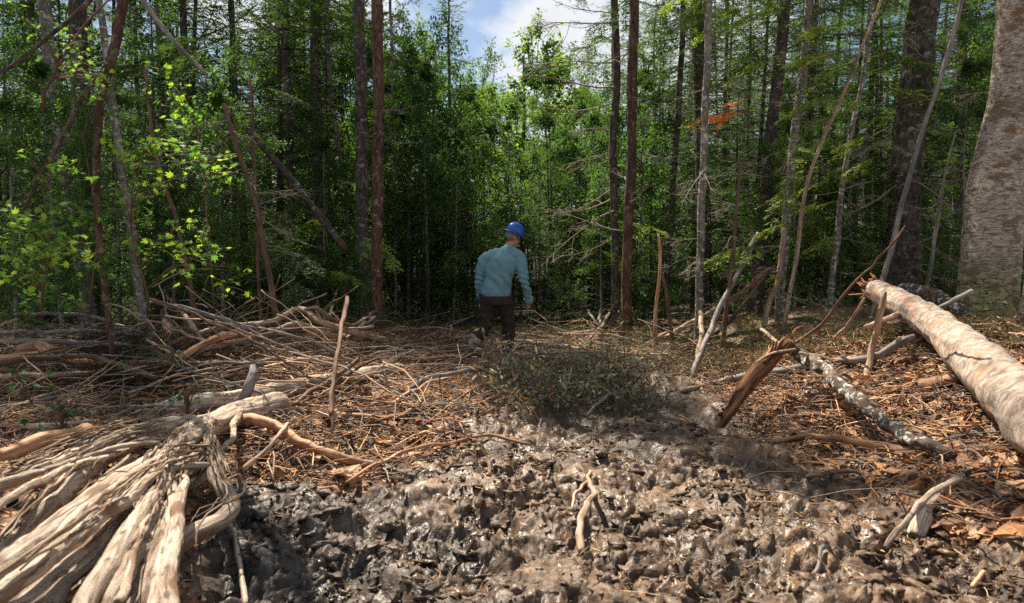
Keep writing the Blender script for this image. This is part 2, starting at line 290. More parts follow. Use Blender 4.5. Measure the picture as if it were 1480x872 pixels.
# ------------------------------------------------------------------ ground mesh
def ground_mesh():
    nc = 820; y = np.concatenate([np.linspace(-14, 1.5, 14)[:-1], np.exp(np.linspace(np.log(1.5), np.log(13.5), 520)), np.exp(np.linspace(np.log(13.8), np.log(600), 60))])
    s = np.linspace(-1, 1, nc); u = .5*s+.5*s**3; hw = np.where(y < 1.5, 14, 2.6+1.12*y); hw = np.maximum(hw, np.where(y < 1.5, 14, 0))
    hw = np.where(y < 1.5, 2.6+1.12*1.5+(1.5-y)*.8, hw)
    X = u[None, :]*hw[:, None]; Y = np.repeat(y[:, None], nc, 1); sh = X.shape; X = X.ravel(); Y = Y.ravel()
    m, r = zones(X, Y); near = Y < 16; Z = base(X, Y); Z[near] += detail(X[near], Y[near], m[near])
    far = ~near; Z[far] += .15*fbm(X[far]*.6, Y[far]*.6, 6, 3)
    k = m*(Y < 9)
    fz = sst(6.5, 3.5, Y)*.7+.3; ox = .036*k*fz*fbm(X*13, Z*12+Y*11, 51, 2); oy = .036*k*fz*fbm(X*13+9, Y*13, 52, 2)
    v = np.stack([X+ox, Y+oy, Z], -1)
    n1 = fbm(X*3, Y*3, 60, 4)+.0; n2 = fbm(X*14, Y*14, 61, 3)
    lit = np.array([.20, .125, .082]); red = np.array([.13, .062, .034]); mudc = np.array([.118, .079, .050]); dark = np.array([.035, .027, .018]); chip = np.array([.36, .23, .145])
    c = lit*(1+.5*n2[:, None]); c = c+(chip-c)*np.clip(n1+.2, 0, 1)[:, None]*.8
    green = np.array([.05, .065, .02]); c = c+(green-c)*(np.clip(fbm(X*.9, Y*.9, 66, 3)*2.2-.25, 0, 1)*sst(6, 9, Y))[:, None]*.8
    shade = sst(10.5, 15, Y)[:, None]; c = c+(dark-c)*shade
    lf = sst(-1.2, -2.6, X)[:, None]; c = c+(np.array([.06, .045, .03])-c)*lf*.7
    c = c+(red-c)*r[:, None]; c = c+(mudc*(1+.5*n1[:, None])-c)*m[:, None]
    bl = (m*sst(.1, -1.2, X)*sst(4.6, 3.4, Y))[:, None]; c = c+(np.array([.06, .055, .052])-c)*bl*.75  # shade and sky reflection painted into the left foreground mud as darker grey
    d = Z-base(X, Y); dk = sst(.02, -.03, d)*m; c = c*(1-.45*dk[:, None])      # mud colour darkened in the low crevices
    g = MB(); i = np.arange(sh[0]-1)[:, None]*nc; j = np.arange(nc-1)[None, :]; q = np.stack([i+j, i+j+1, i+nc+j+1, i+nc+j], -1).reshape(-1, 4)
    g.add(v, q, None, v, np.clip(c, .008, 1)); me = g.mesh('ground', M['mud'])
    a = me.attributes.new('wet', 'FLOAT', 'POINT'); a.data.foreach_set('value', np.clip(m+.12*r, 0, 1).astype(np.float32)); return me
tag(put('ground', ground_mesh()), 'torn up forest floor of wet mud, bark chips and soil', None, None, 'structure')
# ------------------------------------------------------------------ tree prototypes (meshes shared by many trees)
def conifer(seed, H, z0, R, whorl=.42, tint=(.045, .078, .032), tip=(.12, .18, .06), sp=.10, gap=.15, curve=None):
    rng = np.random.default_rng(seed); pos = []; dr = []; ln = []; cl = []; tw = MB(); A = []; B = []; bd = []; r0 = []
    z = z0
    while z < H-.15:
        f = (z-z0)/(H-z0); nb = rng.integers(3, 6); a0 = rng.random()*6.28
        for k in range(nb):
            if rng.random() < gap: continue
            az_ = a0+k*6.283/nb+rng.normal()*.25; Lb = R*(1-f)**.75*rng.uniform(.6, 1.1)*(.75+.25*min(1, f*6+.3))+.12
            slope = -.28+.75*f+rng.normal()*.1; n = 7; t = np.linspace(0, 1, n); h = np.array([math.cos(az_), math.sin(az_)])
            zz = z+rng.normal()*.06+slope*t*Lb-.20*Lb*t*t+.18*Lb*t**4
            side = np.array([-h[1], h[0], 0]); wob = rng.normal()*.12*Lb*t*t
            p = np.stack([h[0]*t*Lb, h[1]*t*Lb, zz], -1)+side*wob[:, None]
            for q_ in (0, 3): A.append(p[q_]); B.append(p[q_+3]); bd.append((p[q_+1]-(p[q_]*.66+p[q_+3]*.34))); r0.append(.011*(Lb/1.6)*(1-q_*.2)+.003)
            nt = max(3, int(Lb/sp)); u = np.linspace(.14, .99, nt)+rng.normal(size=nt)*.01; pp = np.stack([np.interp(u, t, p[:, q]) for q in range(3)], -1)
            bdir = p[-1]-p[0]; bdir /= np.linalg.norm(bdir); sid = np.cross(bdir, [0, 0, 1]); sid /= np.linalg.norm(sid)
            for sgn in (-1, 1):
                tl = np.clip(.42*Lb*np.maximum(1-u, .01)**.8*(.25+np.minimum(1, u*3)), .07, .65)*rng.uniform(.6, 1.15, nt)
                td = bdir*.75+sid*sgn*.8+rng.normal(size=(nt, 3))*.12; td[:, 2] -= .12+.25*tl; td /= np.linalg.norm(td, axis=1)[:, None]
                for m_ in range(nt):
                    ns = max(2, int(tl[m_]/.055)); uu = (np.arange(ns)+.5)/ns; b_ = pp[m_]+td[m_]*tl[m_]*uu[:, None]; b_[:, 2] -= .15*tl[m_]*uu**2
                    for s2 in (-1, 1):
                        d_ = td[m_]*.8+np.cross(td[m_], [0, 0, 1])*s2*.75+rng.normal(size=(ns, 3))*.18
                        pos.append(b_); dr.append(d_); ln.append(rng.uniform(.055, .10, ns)); cl.append((u[m_]*.45+uu*.55)*rng.uniform(.6, 1.3))
                A.append(pp[nt//3]); B.append(pp[nt//3]+td[nt//3]*tl[nt//3]); bd.append(np.zeros(3)); r0.append(.004)
        z += whorl*rng.uniform(.55, 1.25)*(1.15-.6*f)
    pos = np.concatenate(pos); dr = np.concatenate(dr); ln = np.concatenate(ln); cl = np.clip(np.concatenate(cl), 0, 1)
    n = len(pos); nr = np.array([0, 0, 1.])+rng.normal(size=(n, 3))*.45; mb = MB()
    c = np.array(tint)+(np.array(tip)-np.array(tint))*(cl**2)[:, None]; c = c*rng.uniform(.65, 1.35, n)[:, None]
    blades(mb, pos, dr, nr, ln, ln*.26, c); A = np.array(A); many = MB(); k = len(A)
    many_tubes(mb, A, np.array(B), np.array(bd), np.array(r0), np.array(r0)*.55, np.tile([.10, .07, .05], (k, 1)))
    return mb
def skeleton(rng, p0, d0, L0, r0, depth, segs, tips, up=.25, spread=.75, kids=5):
    n = 5; p = [np.array(p0)]; d = np.array(d0)/np.linalg.norm(d0)
    for i in range(n-1):
        d = d+rng.normal(size=3)*.13+np.array([0, 0, up*.12]); d /= np.linalg.norm(d); p.append(p[-1]+d*L0/(n-1))
    p = np.array(p); r = r0*np.linspace(1, .5, n)
    for i in range(n-1): segs.append((p[i], p[i+1], r[i], r[i+1]))
    if depth == 0: tips.append(p); return
    for k in range(kids):
        u = .25+.75*(k+rng.random()*.6)/kids; i = min(int(u*(n-1)), n-2); q = p[i]+(p[i+1]-p[i])*(u*(n-1)-i); a = rng.normal(size=3); dd = p[i+1]-p[i]; dd /= np.linalg.norm(dd)
        a -= dd*np.dot(a, dd); a /= np.linalg.norm(a); nd_ = dd*(1-spread*.5)+a*spread+np.array([0, 0, up*.5])
        skeleton(rng, q, nd_, L0*rng.uniform(.42, .62), r[i]*.55, depth-1, segs, tips, up, spread, kids)
def leafy(seed, H, z0, R, nl, limbs=12, size=.085, tint=(.045, .10, .035), tip=(.12, .20, .06), up=.3, kids=5, twig=.35, flat=.5):
    rng = np.random.default_rng(seed); segs = []; tips = []; lean = rng.normal(size=2)*.03
    for k in range(limbs):
        f = (k+rng.random()*.7)/limbs; z = z0+(H*.93-z0)*f; a = k*2.4+rng.random(); Lb = R*(math.sin(math.pi*min(1, .25+.8*f))**.7*.9+.12)*rng.uniform(.65, 1.15)
        skeleton(rng, (lean[0]*z, lean[1]*z, z), (math.cos(a), math.sin(a), up*(.6+f*1.6)), Lb, .008+.02*Lb/2, 2, segs, tips, up*.6, .75, kids)
    skeleton(rng, (lean[0]*H*.85, lean[1]*H*.85, H*.85), (0, 0, 1), H*.2, .02, 2, segs, tips, .4, .6, kids)
    T = np.array(tips); i = rng.integers(0, len(T), nl); u = rng.random(nl)*3.999; k = u.astype(int); fr = (u-k)[:, None]
    p = T[i, k]*(1-fr)+T[i, k+1]*fr; d = rng.normal(size=(nl, 3)); d[:, 2] -= .25; d /= np.linalg.norm(d, axis=1)[:, None]; p = p+d*rng.uniform(.0, twig*.4, nl)[:, None]
    nr = rng.normal(size=(nl, 3))*.6; nr[:, 2] += flat*2; mb = MB(); ln = rng.uniform(.65, 1.25, nl)*size
    tipc = rng.random(len(T))[i]; c = np.array(tint)+(np.array(tip)-np.array(tint))*((.6*tipc+.4*rng.random(nl))[:, None])**1.3
    blades(mb, p, d, nr, ln, ln*.62, c, .12)
    s = segs; many_tubes(mb, np.array([x[0] for x in s]), np.array([x[1] for x in s]), np.zeros((len(s), 3)), np.array([x[2] for x in s]), np.array([x[3] for x in s]), np.tile([.10, .075, .055], (len(s), 1)), K=2)
    return mb
def dead_branch(seed, L_=1., col=(.27, .215, .17), sub=9, r=.008):
    rng = np.random.default_rng(seed); n = 7; t = np.linspace(0, 1, n); mb = MB(); sag = rng.uniform(-.35, .05)
    p = np.stack([t*L_, .12*L_*np.cumsum(rng.normal(size=n))*.3*t, sag*L_*t*t+.06*L_*np.sin(t*4+seed)], -1); tube(mb, p, r*(1.05-t), 5, col=col)
    A = []; B = []; bd = []; rr = []
    for k in range(sub):
        u = rng.uniform(.15, .97); q = np.array([np.interp(u, t, p[:, i]) for i in range(3)]); s = rng.choice([-1, 1]); l = L_*rng.uniform(.15, .45)*(1.1-u)
        d = np.array([.8, s*rng.uniform(.4, .9), rng.normal()*.25-.15]); d /= np.linalg.norm(d); A.append(q); B.append(q+d*l); bd.append(rng.normal(size=3)*l*.08); rr.append(r*.45)
        for j in range(3):
            v_ = rng.uniform(.3, .95); q2 = q+d*l*v_; d2 = d+rng.normal(size=3)*.6; d2 /= np.linalg.norm(d2); A.append(q2); B.append(q2+d2*l*.4); bd.append(rng.normal(size=3)*l*.03); rr.append(r*.28)
    rr = np.array(rr); many_tubes(mb, np.array(A), np.array(B), np.array(bd), rr, rr*.4, np.tile(col, (len(A), 1))); return mb
TRUNKS = {}
def trunk_mesh(name, pts, r0, r1, m, seed=0, sides=14, n=34, flare=.35, gn=.05, lump=.02, colr=None, moss=False):
    p = resample(pts, n); p[:, 0] += .06*fbm(p[:, 2]*.7+seed*3.1, p[:, 2]*0, 700+seed, 3)*np.minimum(1, p[:, 2]+.3).clip(0); t = np.linspace(0, 1, n); r = r0+(r1-r0)*t**.9; d = np.linalg.norm(p-p[0], axis=1); r = r*(1+flare*np.exp(-d/(r0*3.0+.05)))
    mb = MB(); tube(mb, p, r, sides, gn, (2.2, 5.), seed, col=colr, lump=lump)
    if moss:
        v = mb.v[0]; k = (sst(1.1, .1, v[:, 2])*.8+.5*fbm(v[:, 0]*5+v[:, 1]*3, v[:, 2]*4, 71, 3))[:, None].clip(0, 1)*sst(1.5, .6, v[:, 2])[:, None]; mb.col[0] = mb.col[0]+(np.array([.62, .75, .22])-mb.col[0])*k
    return mb.mesh(name, m)
# crown meshes
NC = [conifer(11, 13, 3.2, 1.9, sp=.13), conifer(12, 15, 3.6, 2.2, sp=.14, tint=(.03, .06, .028)), conifer(13, 9, .5, 1.7, whorl=.40, sp=.12, tint=(.038, .07, .03), tip=(.10, .165, .055)), conifer(14, 6.5, .3, 1.35, whorl=.36, tint=(.04, .078, .034), tip=(.105, .175, .06)),
      conifer(15, 12, 1.2, 1.6, whorl=.42, sp=.13, tint=(.035, .06, .022), gap=.25)]
ncm = [m_.mesh('conifer_crown', M['needles']) for m_ in NC]; NCH = [13, 15, 9, 6.5, 12]
LF = [leafy(21, 12, 3.0, 2.6, 15000, 15, .10), leafy(22, 14, 4.0, 2.9, 16000, 16, .10, tint=(.04, .09, .035), tip=(.12, .195, .06)), leafy(23, 7, 1.0, 1.7, 9000, 13, .085, tint=(.045, .10, .035)), leafy(24, 8, 2.0, 2.3, 15000, 16, .12, tint=(.07, .12, .035), tip=(.17, .25, .06), up=.5)]
lfm = [m_.mesh('leaf_crown', M['leaves']) for m_ in LF]; LFH = [12, 14, 7, 8]
SH = [leafy(31, 1.5, .1, .8, 1500, 9, .07, kids=3, up=.6), leafy(32, 2.4, .2, 1.0, 2200, 10, .075, kids=3, up=.5, tip=(.16, .24, .04)), leafy(33, .9, .05, .6, 900, 8, .06, kids=3, up=.7)]
shm = [m_.mesh('shrub_leaves', M['leaves']) for m_ in SH]
DB = [dead_branch(40+i, 1., sub=6+i % 4*2).mesh('dead_branch', M['twigs']) for i in range(7)]
rngT = np.random.default_rng(99)
def ftrunk(seed, H, r, m): return trunk_mesh('forest_trunk', [(0, 0, -.3), (.04*math.sin(seed), .05, H*.35), (.1*math.cos(seed*2), 0, H*.7), (0, 0, H)], r, .015, m, seed, 8, 16)
FT = {'s': [ftrunk(i, 15, .12, M['spruce']) for i in range(3)], 'g': [ftrunk(5+i, 14, .11, M['greybark']) for i in range(3)], 't': [ftrunk(8+i, 9, .055, M['greybark']) for i in range(2)]}
def branches_on(root, fn, z0, z1, n, L0, L1, rng, name='dead_branch', side=None):
    for k in range(n):
        z = z0+(z1-z0)*(k+rng.random())/n; p, r = fn(z); a = rng.random()*6.283 if side is None else side+rng.normal()*.9
        s = rng.uniform(L0, L1); put(name, DB[int(rng.integers(0, 7))], root, p, (rng.uniform(-1, 1), rng.uniform(-.2, .45), a), (s, s, s))
def tree(name, b, top, wpx, H, m, crown=None, label='', cat='tree', group=None, mid=None, dead=None, seed=0, crown_z=None, crown_s=None, flare=.35, depth=None, gn=.05, tw=None, d_side=None, wtop=None, lift=-.15, mids=None):
    """b: base pixel; top: a pixel higher up the trunk; the trunk goes on past it to height H"""
    rng = np.random.default_rng(seed+500); B = G(*b) if depth is None else P(b[0], b[1], depth); B = B.copy()
    d = B[1]; 
    if depth is not None: B[2] = min(B[2], float(base(B[0], B[1])))
    T = P(top[0], top[1], d); ax = T-B; h = ax[2]; r0 = wpx/2/FPX*d
    pts = [np.array([0, 0, lift])]
    for (mx_, my_) in (mids or []): pts.append(P(mx_, my_, d)-B)
    pts.append(T-B)
    if H > h+.4:
        a2 = (pts[-1]-pts[-2]); a2 = a2/a2[2]; wob = rng.normal(size=2)*.04
        pts.append(pts[-1]+np.array([a2[0]*.6+wob[0]*.3, wob[1]*.3, 1])*(H-h)*.5); pts.append(pts[-1]+np.array([a2[0]*.3+wob[0], wob[1], 1])*(H-h)*.5)
    root = bpy.data.objects.new(name, None); C.objects.link(root); root.location = B; tag(root, label, cat, group)
    rt = r0*.25 if wtop is None else wtop/2/FPX*d; P_ = resample(pts, 40)
    put('trunk', trunk_mesh('trunk', pts, r0, rt, m, seed, 16 if wpx > 30 else 10, 90 if wpx > 30 else 40, flare, gn, moss=wpx > 70), root)
    def fn(z):
        k = np.argmin(np.abs(P_[:, 2]-z)); return P_[k], r0
    if crown is not None:
        kind, idx = crown; me = (ncm if kind == 'n' else lfm)[idx]; hh = (NCH if kind == 'n' else LFH)[idx]; s = H/hh if crown_s is None else crown_s
        p, _ = fn(H*.8); put('crown', me, root, (p[0], p[1], H-hh*s if crown_z is None else crown_z), (0, 0, rng.random()*6.28), (s*rng.uniform(.85, 1.1),)*2+(s,))
    if dead: branches_on(root, fn, *dead, rng, side=d_side)
    return root
RD = lambda k: np.random.default_rng(k)
# --- the trees that the photograph shows one by one (right side)
tree('yellow_birch', (1423, 480), (1480, 0), 76, 13, M['birch'], ('l', 1), 'big peeling yellow birch trunk at the right, mossy at its foot', seed=1, depth=7.6, flare=.16, wtop=36, crown_z=3, gn=.04, dead=(1.2, 3.8, 8, .3, 1.), mids=[(1438, 300)])
tree('old_spruce', (1298, 425), (1338, 0), 46, 15, M['spruce'], ('n', 1), 'thick dark spruce trunk with flaking bark just behind the broken end of the fallen log', seed=2, depth=10, flare=.4, wtop=26, crown_z=3.3, gn=.09, dead=(.6, 4.6, 34, .7, 2.), mids=[(1312, 230)])
tree('spruce_tree', (1086, 492), (1131, 60), 20, 14, M['spruce'], ('n', 0), 'brown spruce trunk leaning right, in the gap between the two pale grey slender trunks', seed=3, depth=11.2, wtop=9, mids=[(1110, 250)], dead=(.8, 5, 26, .6, 1.6), crown_z=2.6, crown_s=.9)
tree('spruce_tree', (1126, 488), (1171, 0), 14, 11, M['greybark'], ('n', 4), 'slender grey spotted trunk leaning right, with yellow-green sprays beside it', seed=4, depth=9.3, wtop=8, mids=[(1140, 300)], dead=(.5, 4.4, 24, .4, 1.1), crown_z=3.2, crown_s=.75)
tree('birch_tree', (1008, 512), (1027, 0), 12, 11, M['greybark'], None, 'straight thin trunk with pale blotched bark, right of the splintered orange snag', seed=5, wtop=7, mids=[(1014, 260)], dead=(.8, 5, 20, .3, 1.))
tree('spruce_tree', (1020, 470), (1008, 0), 20, 15, M['spruce'], ('n', 1), 'dark trunk standing close behind the pale blotched thin trunk', seed=6, depth=13, wtop=12, dead=(.8, 6, 24, .6, 1.6), crown_z=2.2)
tree('spruce_tree', (957, 470), (985, 60), 10, 13, M['spruce'], ('n', 4), 'thin dark trunk rising behind the splintered orange snag', seed=7, depth=12.5, wtop=5, dead=(1, 6, 10, .5, 1.2), crown_z=3.5, crown_s=.8)
tree('spruce_tree', (903, 488), (918, 0), 15, 15, M['redbark'], ('n', 0), 'reddish brown trunk, right one of the close pair right of the man', seed=8, depth=10.8, wtop=12, dead=(1.8, 6, 14, .6, 1.6), crown_z=3.6)
tree('spruce_tree', (888, 480), (888, 0), 12, 14, M['spruce'], ('n', 4), 'dark slimmer trunk, left one of the close pair right of the man', seed=9, depth=11.6, wtop=9, dead=(1.4, 6, 16, .8, 2.0), crown_z=5.6, crown_s=.55, d_side=3.1)
# left side
tree('spruce_tree', (545, 482), (544, 0), 16, 14, M['redbark'], ('n', 4), 'straight red-brown trunk standing alone in front, left of the man, orange at its foot', seed=10, depth=9.6, wtop=17, dead=(2.5, 6, 5, .3, .8), crown_z=6.5, crown_s=.5)
tree('spruce_tree', (527, 455), (519, 0), 19, 15, M['spruce'], ('n', 1), 'grey-brown trunk just left of and behind the straight red-brown one', seed=11, depth=12, wtop=14, dead=(1.6, 6, 10, .4, 1.1), crown_z=6.5, crown_s=.55)
tree('spruce_tree', (424, 462), (416, 120), 12, 13, M['spruce'], ('n', 4), 'dark straight trunk behind the brush pile, right of the leaning dead pole', seed=12, depth=13, wtop=8, dead=(1, 6, 12, .5, 1.2), crown_z=2.5)
tree('spruce_tree', (465, 455), (462, 60), 8, 13, M['spruce'], ('n', 0), 'thin black trunk between the dark straight trunk and the grey-brown one', seed=13, depth=15, wtop=6, dead=(1, 6, 8, .5, 1.2), crown_z=3.2)
tree('spruce_tree', (655, 460), (647, 0), 8, 7.9, M['spruce'], ('n', 3), 'narrow spruce with a feathery spire standing against the sky left of the man', seed=14, depth=15.5, wtop=2, dead=(1, 3.4, 10, .4, 1.0), crown_z=2.3, crown_s=.86)
tree('maple_tree', (752, 452), (757, 190), 11, 7.7, M['spruce'], ('l', 3), 'round-crowned leafy tree with a forked trunk right behind the man', seed=15, depth=21, wtop=3, crown_z=0, crown_s=.97)
tree('birch_tree', (130, 440), (63, 0), 19, 11, M['greybark'], ('l', 0), 'pale birch trunk among leaves near the left edge', seed=16, depth=9.2, wtop=15, mids=[(112, 330), (88, 190)], crown_z=4.2, crown_s=.4)
tree('spruce_tree', (128, 430), (116, 60), 26, 14, M['spruce'], ('n', 1), 'dark shaded trunk right of the pale birch near the left edge', seed=17, depth=11, wtop=18, dead=(1, 5, 10, .6, 1.4), crown_z=5.5, crown_s=.6)
tree('birch_tree', (210, 425), (165, 160), 14, 6, M['greybark'], None, 'thin pale crooked trunk behind the maple saplings at the left', seed=18, depth=8.4, wtop=8, mids=[(188, 300)], dead=(.8, 3, 6, .3, .6))
tree('dead_tree', (285, 430), (238, 260), 8, 3.2, M['brownstick'], None, 'thin dead sapling leaning left behind the maple leaves', seed=19, depth=7.6, wtop=4, mids=[(268, 350)], dead=(.8, 2.4, 6, .3, .7))
tree('dead_tree', (408, 468), (326, 150), 10, 3.3, M['brownstick'], None, 'dead brown pole leaning left, with bare side twigs, over the brush pile', seed=20, depth=8.6, wtop=6, mids=[(375, 330)], dead=(.8, 3.0, 16, .45, 1.1))
tree('dead_tree', (379, 468), (366, 190), 6, 3.4, M['brownstick'], None, 'thin upright dead stem beside the dead leaning pole', seed=22, depth=9, wtop=4, dead=(1, 3, 6, .3, .7))
# thin stems on the right
def stem(b, pts, w0, w1, m, label, depth, dead=None, seed=0, name='sapling', cat='sapling', crown=None, H=.1): return tree(name, b, pts[-1], w0, H, m, crown, label, cat, mids=pts[:-1], wtop=w1, depth=depth, dead=dead, seed=seed, flare=.1)
stem((1190, 506), [(1206, 380), (1222, 240), (1252, 90), (1262, -60)], 10, 5, M['greybark'], 'thin straight sapling halfway between the grey spotted trunk and the thick spruce', 9.2, (.8, 4, 8, .3, .7), 31)
stem((1130, 470), [(1150, 380), (1172, 250), (1215, 140), (1275, 0)], 7, 4, M['tanwood'], 'thin yellowish crooked sapling curving up to the right past the yellow-green sprays', 8.8, None, 32)
stem((1098, 498), [(1112, 440), (1126, 400), (1135, 330)], 9, 6, M['tanwood'], 'short crooked tan stem at the foot of the grey spotted trunk', 9.1, None, 33)
stem((1042, 520), [(1050, 440), (1058, 350), (1068, 230)], 8, 4, M['brownstick'], 'thin brown stem between the pale blotched trunk and the leaning spruce', 8.8, (.8, 2.5, 6, .3, .6), 34)
stem((1245, 498), [(1290, 350), (1335, 190), (1388, 0), (1410, -80)], 9, 5, M['greystick'], 'long pale pole leaning right in front of the thick dark spruce', 8.2, (1.5, 3, 3, .2, .5), 35)
stem((1330, 430), [(1345, 360), (1362, 290), (1385, 190)], 7, 3, M['greystick'], 'thin bare stem between the thick spruce and the big birch', 8.8, (.5, 2.4, 12, .4, .9), 36)
stem((1480, 500), [(1482, 430), (1492, 340)], 16, 14, M['birch'], 'pale small trunk cut by the right edge beside the big birch', 6.6, None, 37, 'birch_tree', 'tree', H=5)
stem((978, 480), [(965, 430), (956, 390)], 8, 4, M['brownstick'], 'splintered short prop leaning against the orange snag', 9.4, None, 38, 'snag', 'dead tree')
stem((948, 506), [(950, 440), (955, 380), (952, 338)], 8, 3, M['orange'], 'splintered orange snag with a pointed top', 9.2, None, 39, 'snag', 'dead tree')
stem((570, 300), [(566, 100), (562, -60)], 5, 4, M['greybark'], 'thin pale stem just right of the straight red-brown trunk', 14, None, 40)
stem((495, 440), [(500, 300), (478, 120), (470, -40)], 7, 5, M['greybark'], 'slim crooked pale trunk left of the grey-brown one', 13.5, (2, 6, 8, .5, 1.2), 41, H=9)
stem((672, 455), [(668, 250), (664, 120)], 6, 3, M['spruce'], 'thin stem close to the right of the feathery spire spruce', 16, (1, 5, 8, .5, 1), 42)
stem((622, 460), [(618, 300), (628, 160)], 7, 4, M['greybark'], 'slim leafy trunk left of the feathery spire spruce', 17, None, 43, crown=('l', 3), H=6.3)
# near overhanging tree at upper left
tree('leaning_tree', (165, 520), (181, -40), 6, 6.5, M['redbark'], ('l', 0), 'dark crooked trunk hanging down through the leaves at upper left', seed=44, depth=6.2, wtop=20, mids=[(141, 300), (143, 190), (152, 130), (168, 60)], flare=0, crown_z=4.5, crown_s=.14)
# --- the forest behind: every tree its own object
def forest_tree(x, y, kind, idx, s, label, group, seed):
    rng = RD(seed+1000); z = float(base(x, y))-.05; nm = {'n': 'spruce_tree', 'l': 'leafy_tree'}[kind]
    root = bpy.data.objects.new(nm, None); C.objects.link(root); root.location = (x, y, z); root.rotation_euler = (rng.normal()*.02, rng.normal()*.02, rng.random()*6.28); root.scale = (s, s, s*rng.uniform(.9, 1.1)); tag(root, label, 'tree', group)
    hh = (NCH if kind == 'n' else LFH)[idx]; tm = FT['s' if kind == 'n' else 'g'][int(rng.integers(0, 3))]; k = hh/(15 if kind == 'n' else 14)
    put('trunk', tm, root, None, None, (max(k, .6), max(k, .6), k*(1.0 if kind == 'n' else .96))); put('crown', (ncm if kind == 'n' else lfm)[idx], root)
    return root
def zone_label(px, y, kind):
    LM = [(-300, ''), (-20, 'left of the pale birch at the left edge'), (95, 'between the pale birch and the leaning dead pole'), (350, 'between the leaning dead pole and dark straight trunk'), (424, 'between the dark straight trunk and red-brown trunk'), (545, 'between the red-brown trunk and the feathery spire'), (650, 'between the feathery spire and the man'), (735, 'between the man and the close pair'), (895, 'between the close pair and pale blotched trunk'), (1015, 'between the blotched trunk and leaning spruce'), (1105, 'between the leaning spruce and thin straight sapling'), (1205, 'between the thin sapling and thick dark spruce'), (1305, 'between the thick dark spruce and big birch'), (1430, 'behind the big birch at the right edge')]
    side = ([b for a, b in LM if px >= a and b] or [LM[1][1]])[-1]
    dist = 'in front,' if y < 17 else ('farther in,' if y < 26 else 'farthest back,')
    what = 'dark conifer' if kind == 'n' else 'sunlit leafy tree'
    return '%s %s %s' % (what, dist, side), '%ss %s %s' % (what, dist, side)
rf = RD(5); k = 0
for (y0, y1, n) in ((13, 16, 34), (16, 21, 44), (21, 29, 52), (29, 42, 60)):
    for i in range(n):
        y = rf.uniform(y0, y1); s_ = -1+2*(i+rf.random())/n; x = s_*(y*.80+1.5); px = 740+x/y*FPX
        centre = 600 < px < 850
        if 690 < px < 800 and y < 22: continue
        edge = 2.2/y*FPX
        if 600-edge*.5 < px < 860+edge*.6 and not (630 < px < 870) and y < 34: low_ = True
        else: low_ = False
        if 630 < px < 870 or low_:
            kind, idx, s = ('n', int(rf.choice([2, 3])), rf.uniform(.6, .9)) if rf.random() < .45 else ('l', 2, rf.uniform(.7, 1.05))
            hmax = 1.3+(370-(125 if 640 < px < 880 else 70)-30*rf.random())/FPX*y; s = min(s*1.3, hmax/(NCH if kind == 'n' else LFH)[idx])
        elif rf.random() < (.88 if px > 860 else .72): kind, idx, s = 'n', int(rf.choice([0, 1, 2, 2, 3, 4])), rf.uniform(.8, 1.15)
        else: kind, idx, s = 'l', int(rf.choice([0, 1, 2, 3])), rf.uniform(.8, 1.15)
        lb, gp = zone_label(px, y, kind); forest_tree(x, y, kind, idx, s, lb, gp, k); k += 1
for i in range(120):                       # younger trees filling the woods
    y = rf.uniform(19, 46); x = (-1+2*(i+rf.random())/120)*(y*.80); px = 740+x/y*FPX; cen = 620 < px < 860
    kind, idx = ('n', int(rf.choice([2, 3, 2]))) if rf.random() < (.62 if cen else .8) else ('l', 2); s = rf.uniform(.7, 1.1)
    if cen: s = min(s, (1.3+.27*y)/(NCH if kind == 'n' else LFH)[idx])
    lb, gp = zone_label(px, y, kind); lb = 'young '+lb; gp = 'young '+gp; forest_tree(x, y, kind, idx, s, lb, gp, 700+i)
for i, (px, y, s) in enumerate(((590, 13.5, .62), (560, 15, .7), (615, 14.6, .55), (640, 17, .7), (668, 16, .5), (700, 17.5, .55), (800, 15, .55), (825, 14, .5), (850, 16, .6), (785, 18, .5), (730, 21, .6), (765, 23, .6), (475, 14, .7), (1060, 15, .8), (1180, 14, .8), (1240, 13, .7), (395, 13.4, .7), (330, 12.4, .7), (230, 11.6, .7), (60, 12, .8))):
    forest_tree((px-740)/FPX*y, y, 'n', 3 if i % 2 else 2, s, 'young dark fir, branches to the ground, '+zone_label(px, 15, 'n')[0].split(', ')[1], 'young firs '+zone_label(px, 15, 'n')[0].split(', ')[1], 900+i)
for i in range(34):                        # low dark fir thicket that closes the clearing behind the man
    y = rf.uniform(12.8, 16.5); px = rf.uniform(555, 885)
    if abs(px-730) < 30 and y < 13.6: y += 1.5
    forest_tree((px-740)/FPX*y, y, 'n', 3, rf.uniform(.30, .46), 'small dark fir in the low thicket behind the man', 'small firs in the low thicket behind the man', 950+i)
for i in range(90):                        # the dense dark back rows at both sides of the gap
    y = rf.uniform(28, 56); sd_ = 1 if i % 3 else -1; px = 740+sd_*rf.uniform(185, 860); x = (px-740)/FPX*y; lb, gp = zone_label(px, 40, 'n'); forest_tree(x, y, 'n', int(rf.choice([2, 2, 3])), rf.uniform(1.3, 2.0), lb.replace('dark conifer', 'dense dark conifer'), gp.replace('dark conifers', 'dense dark conifers'), 1200+i)
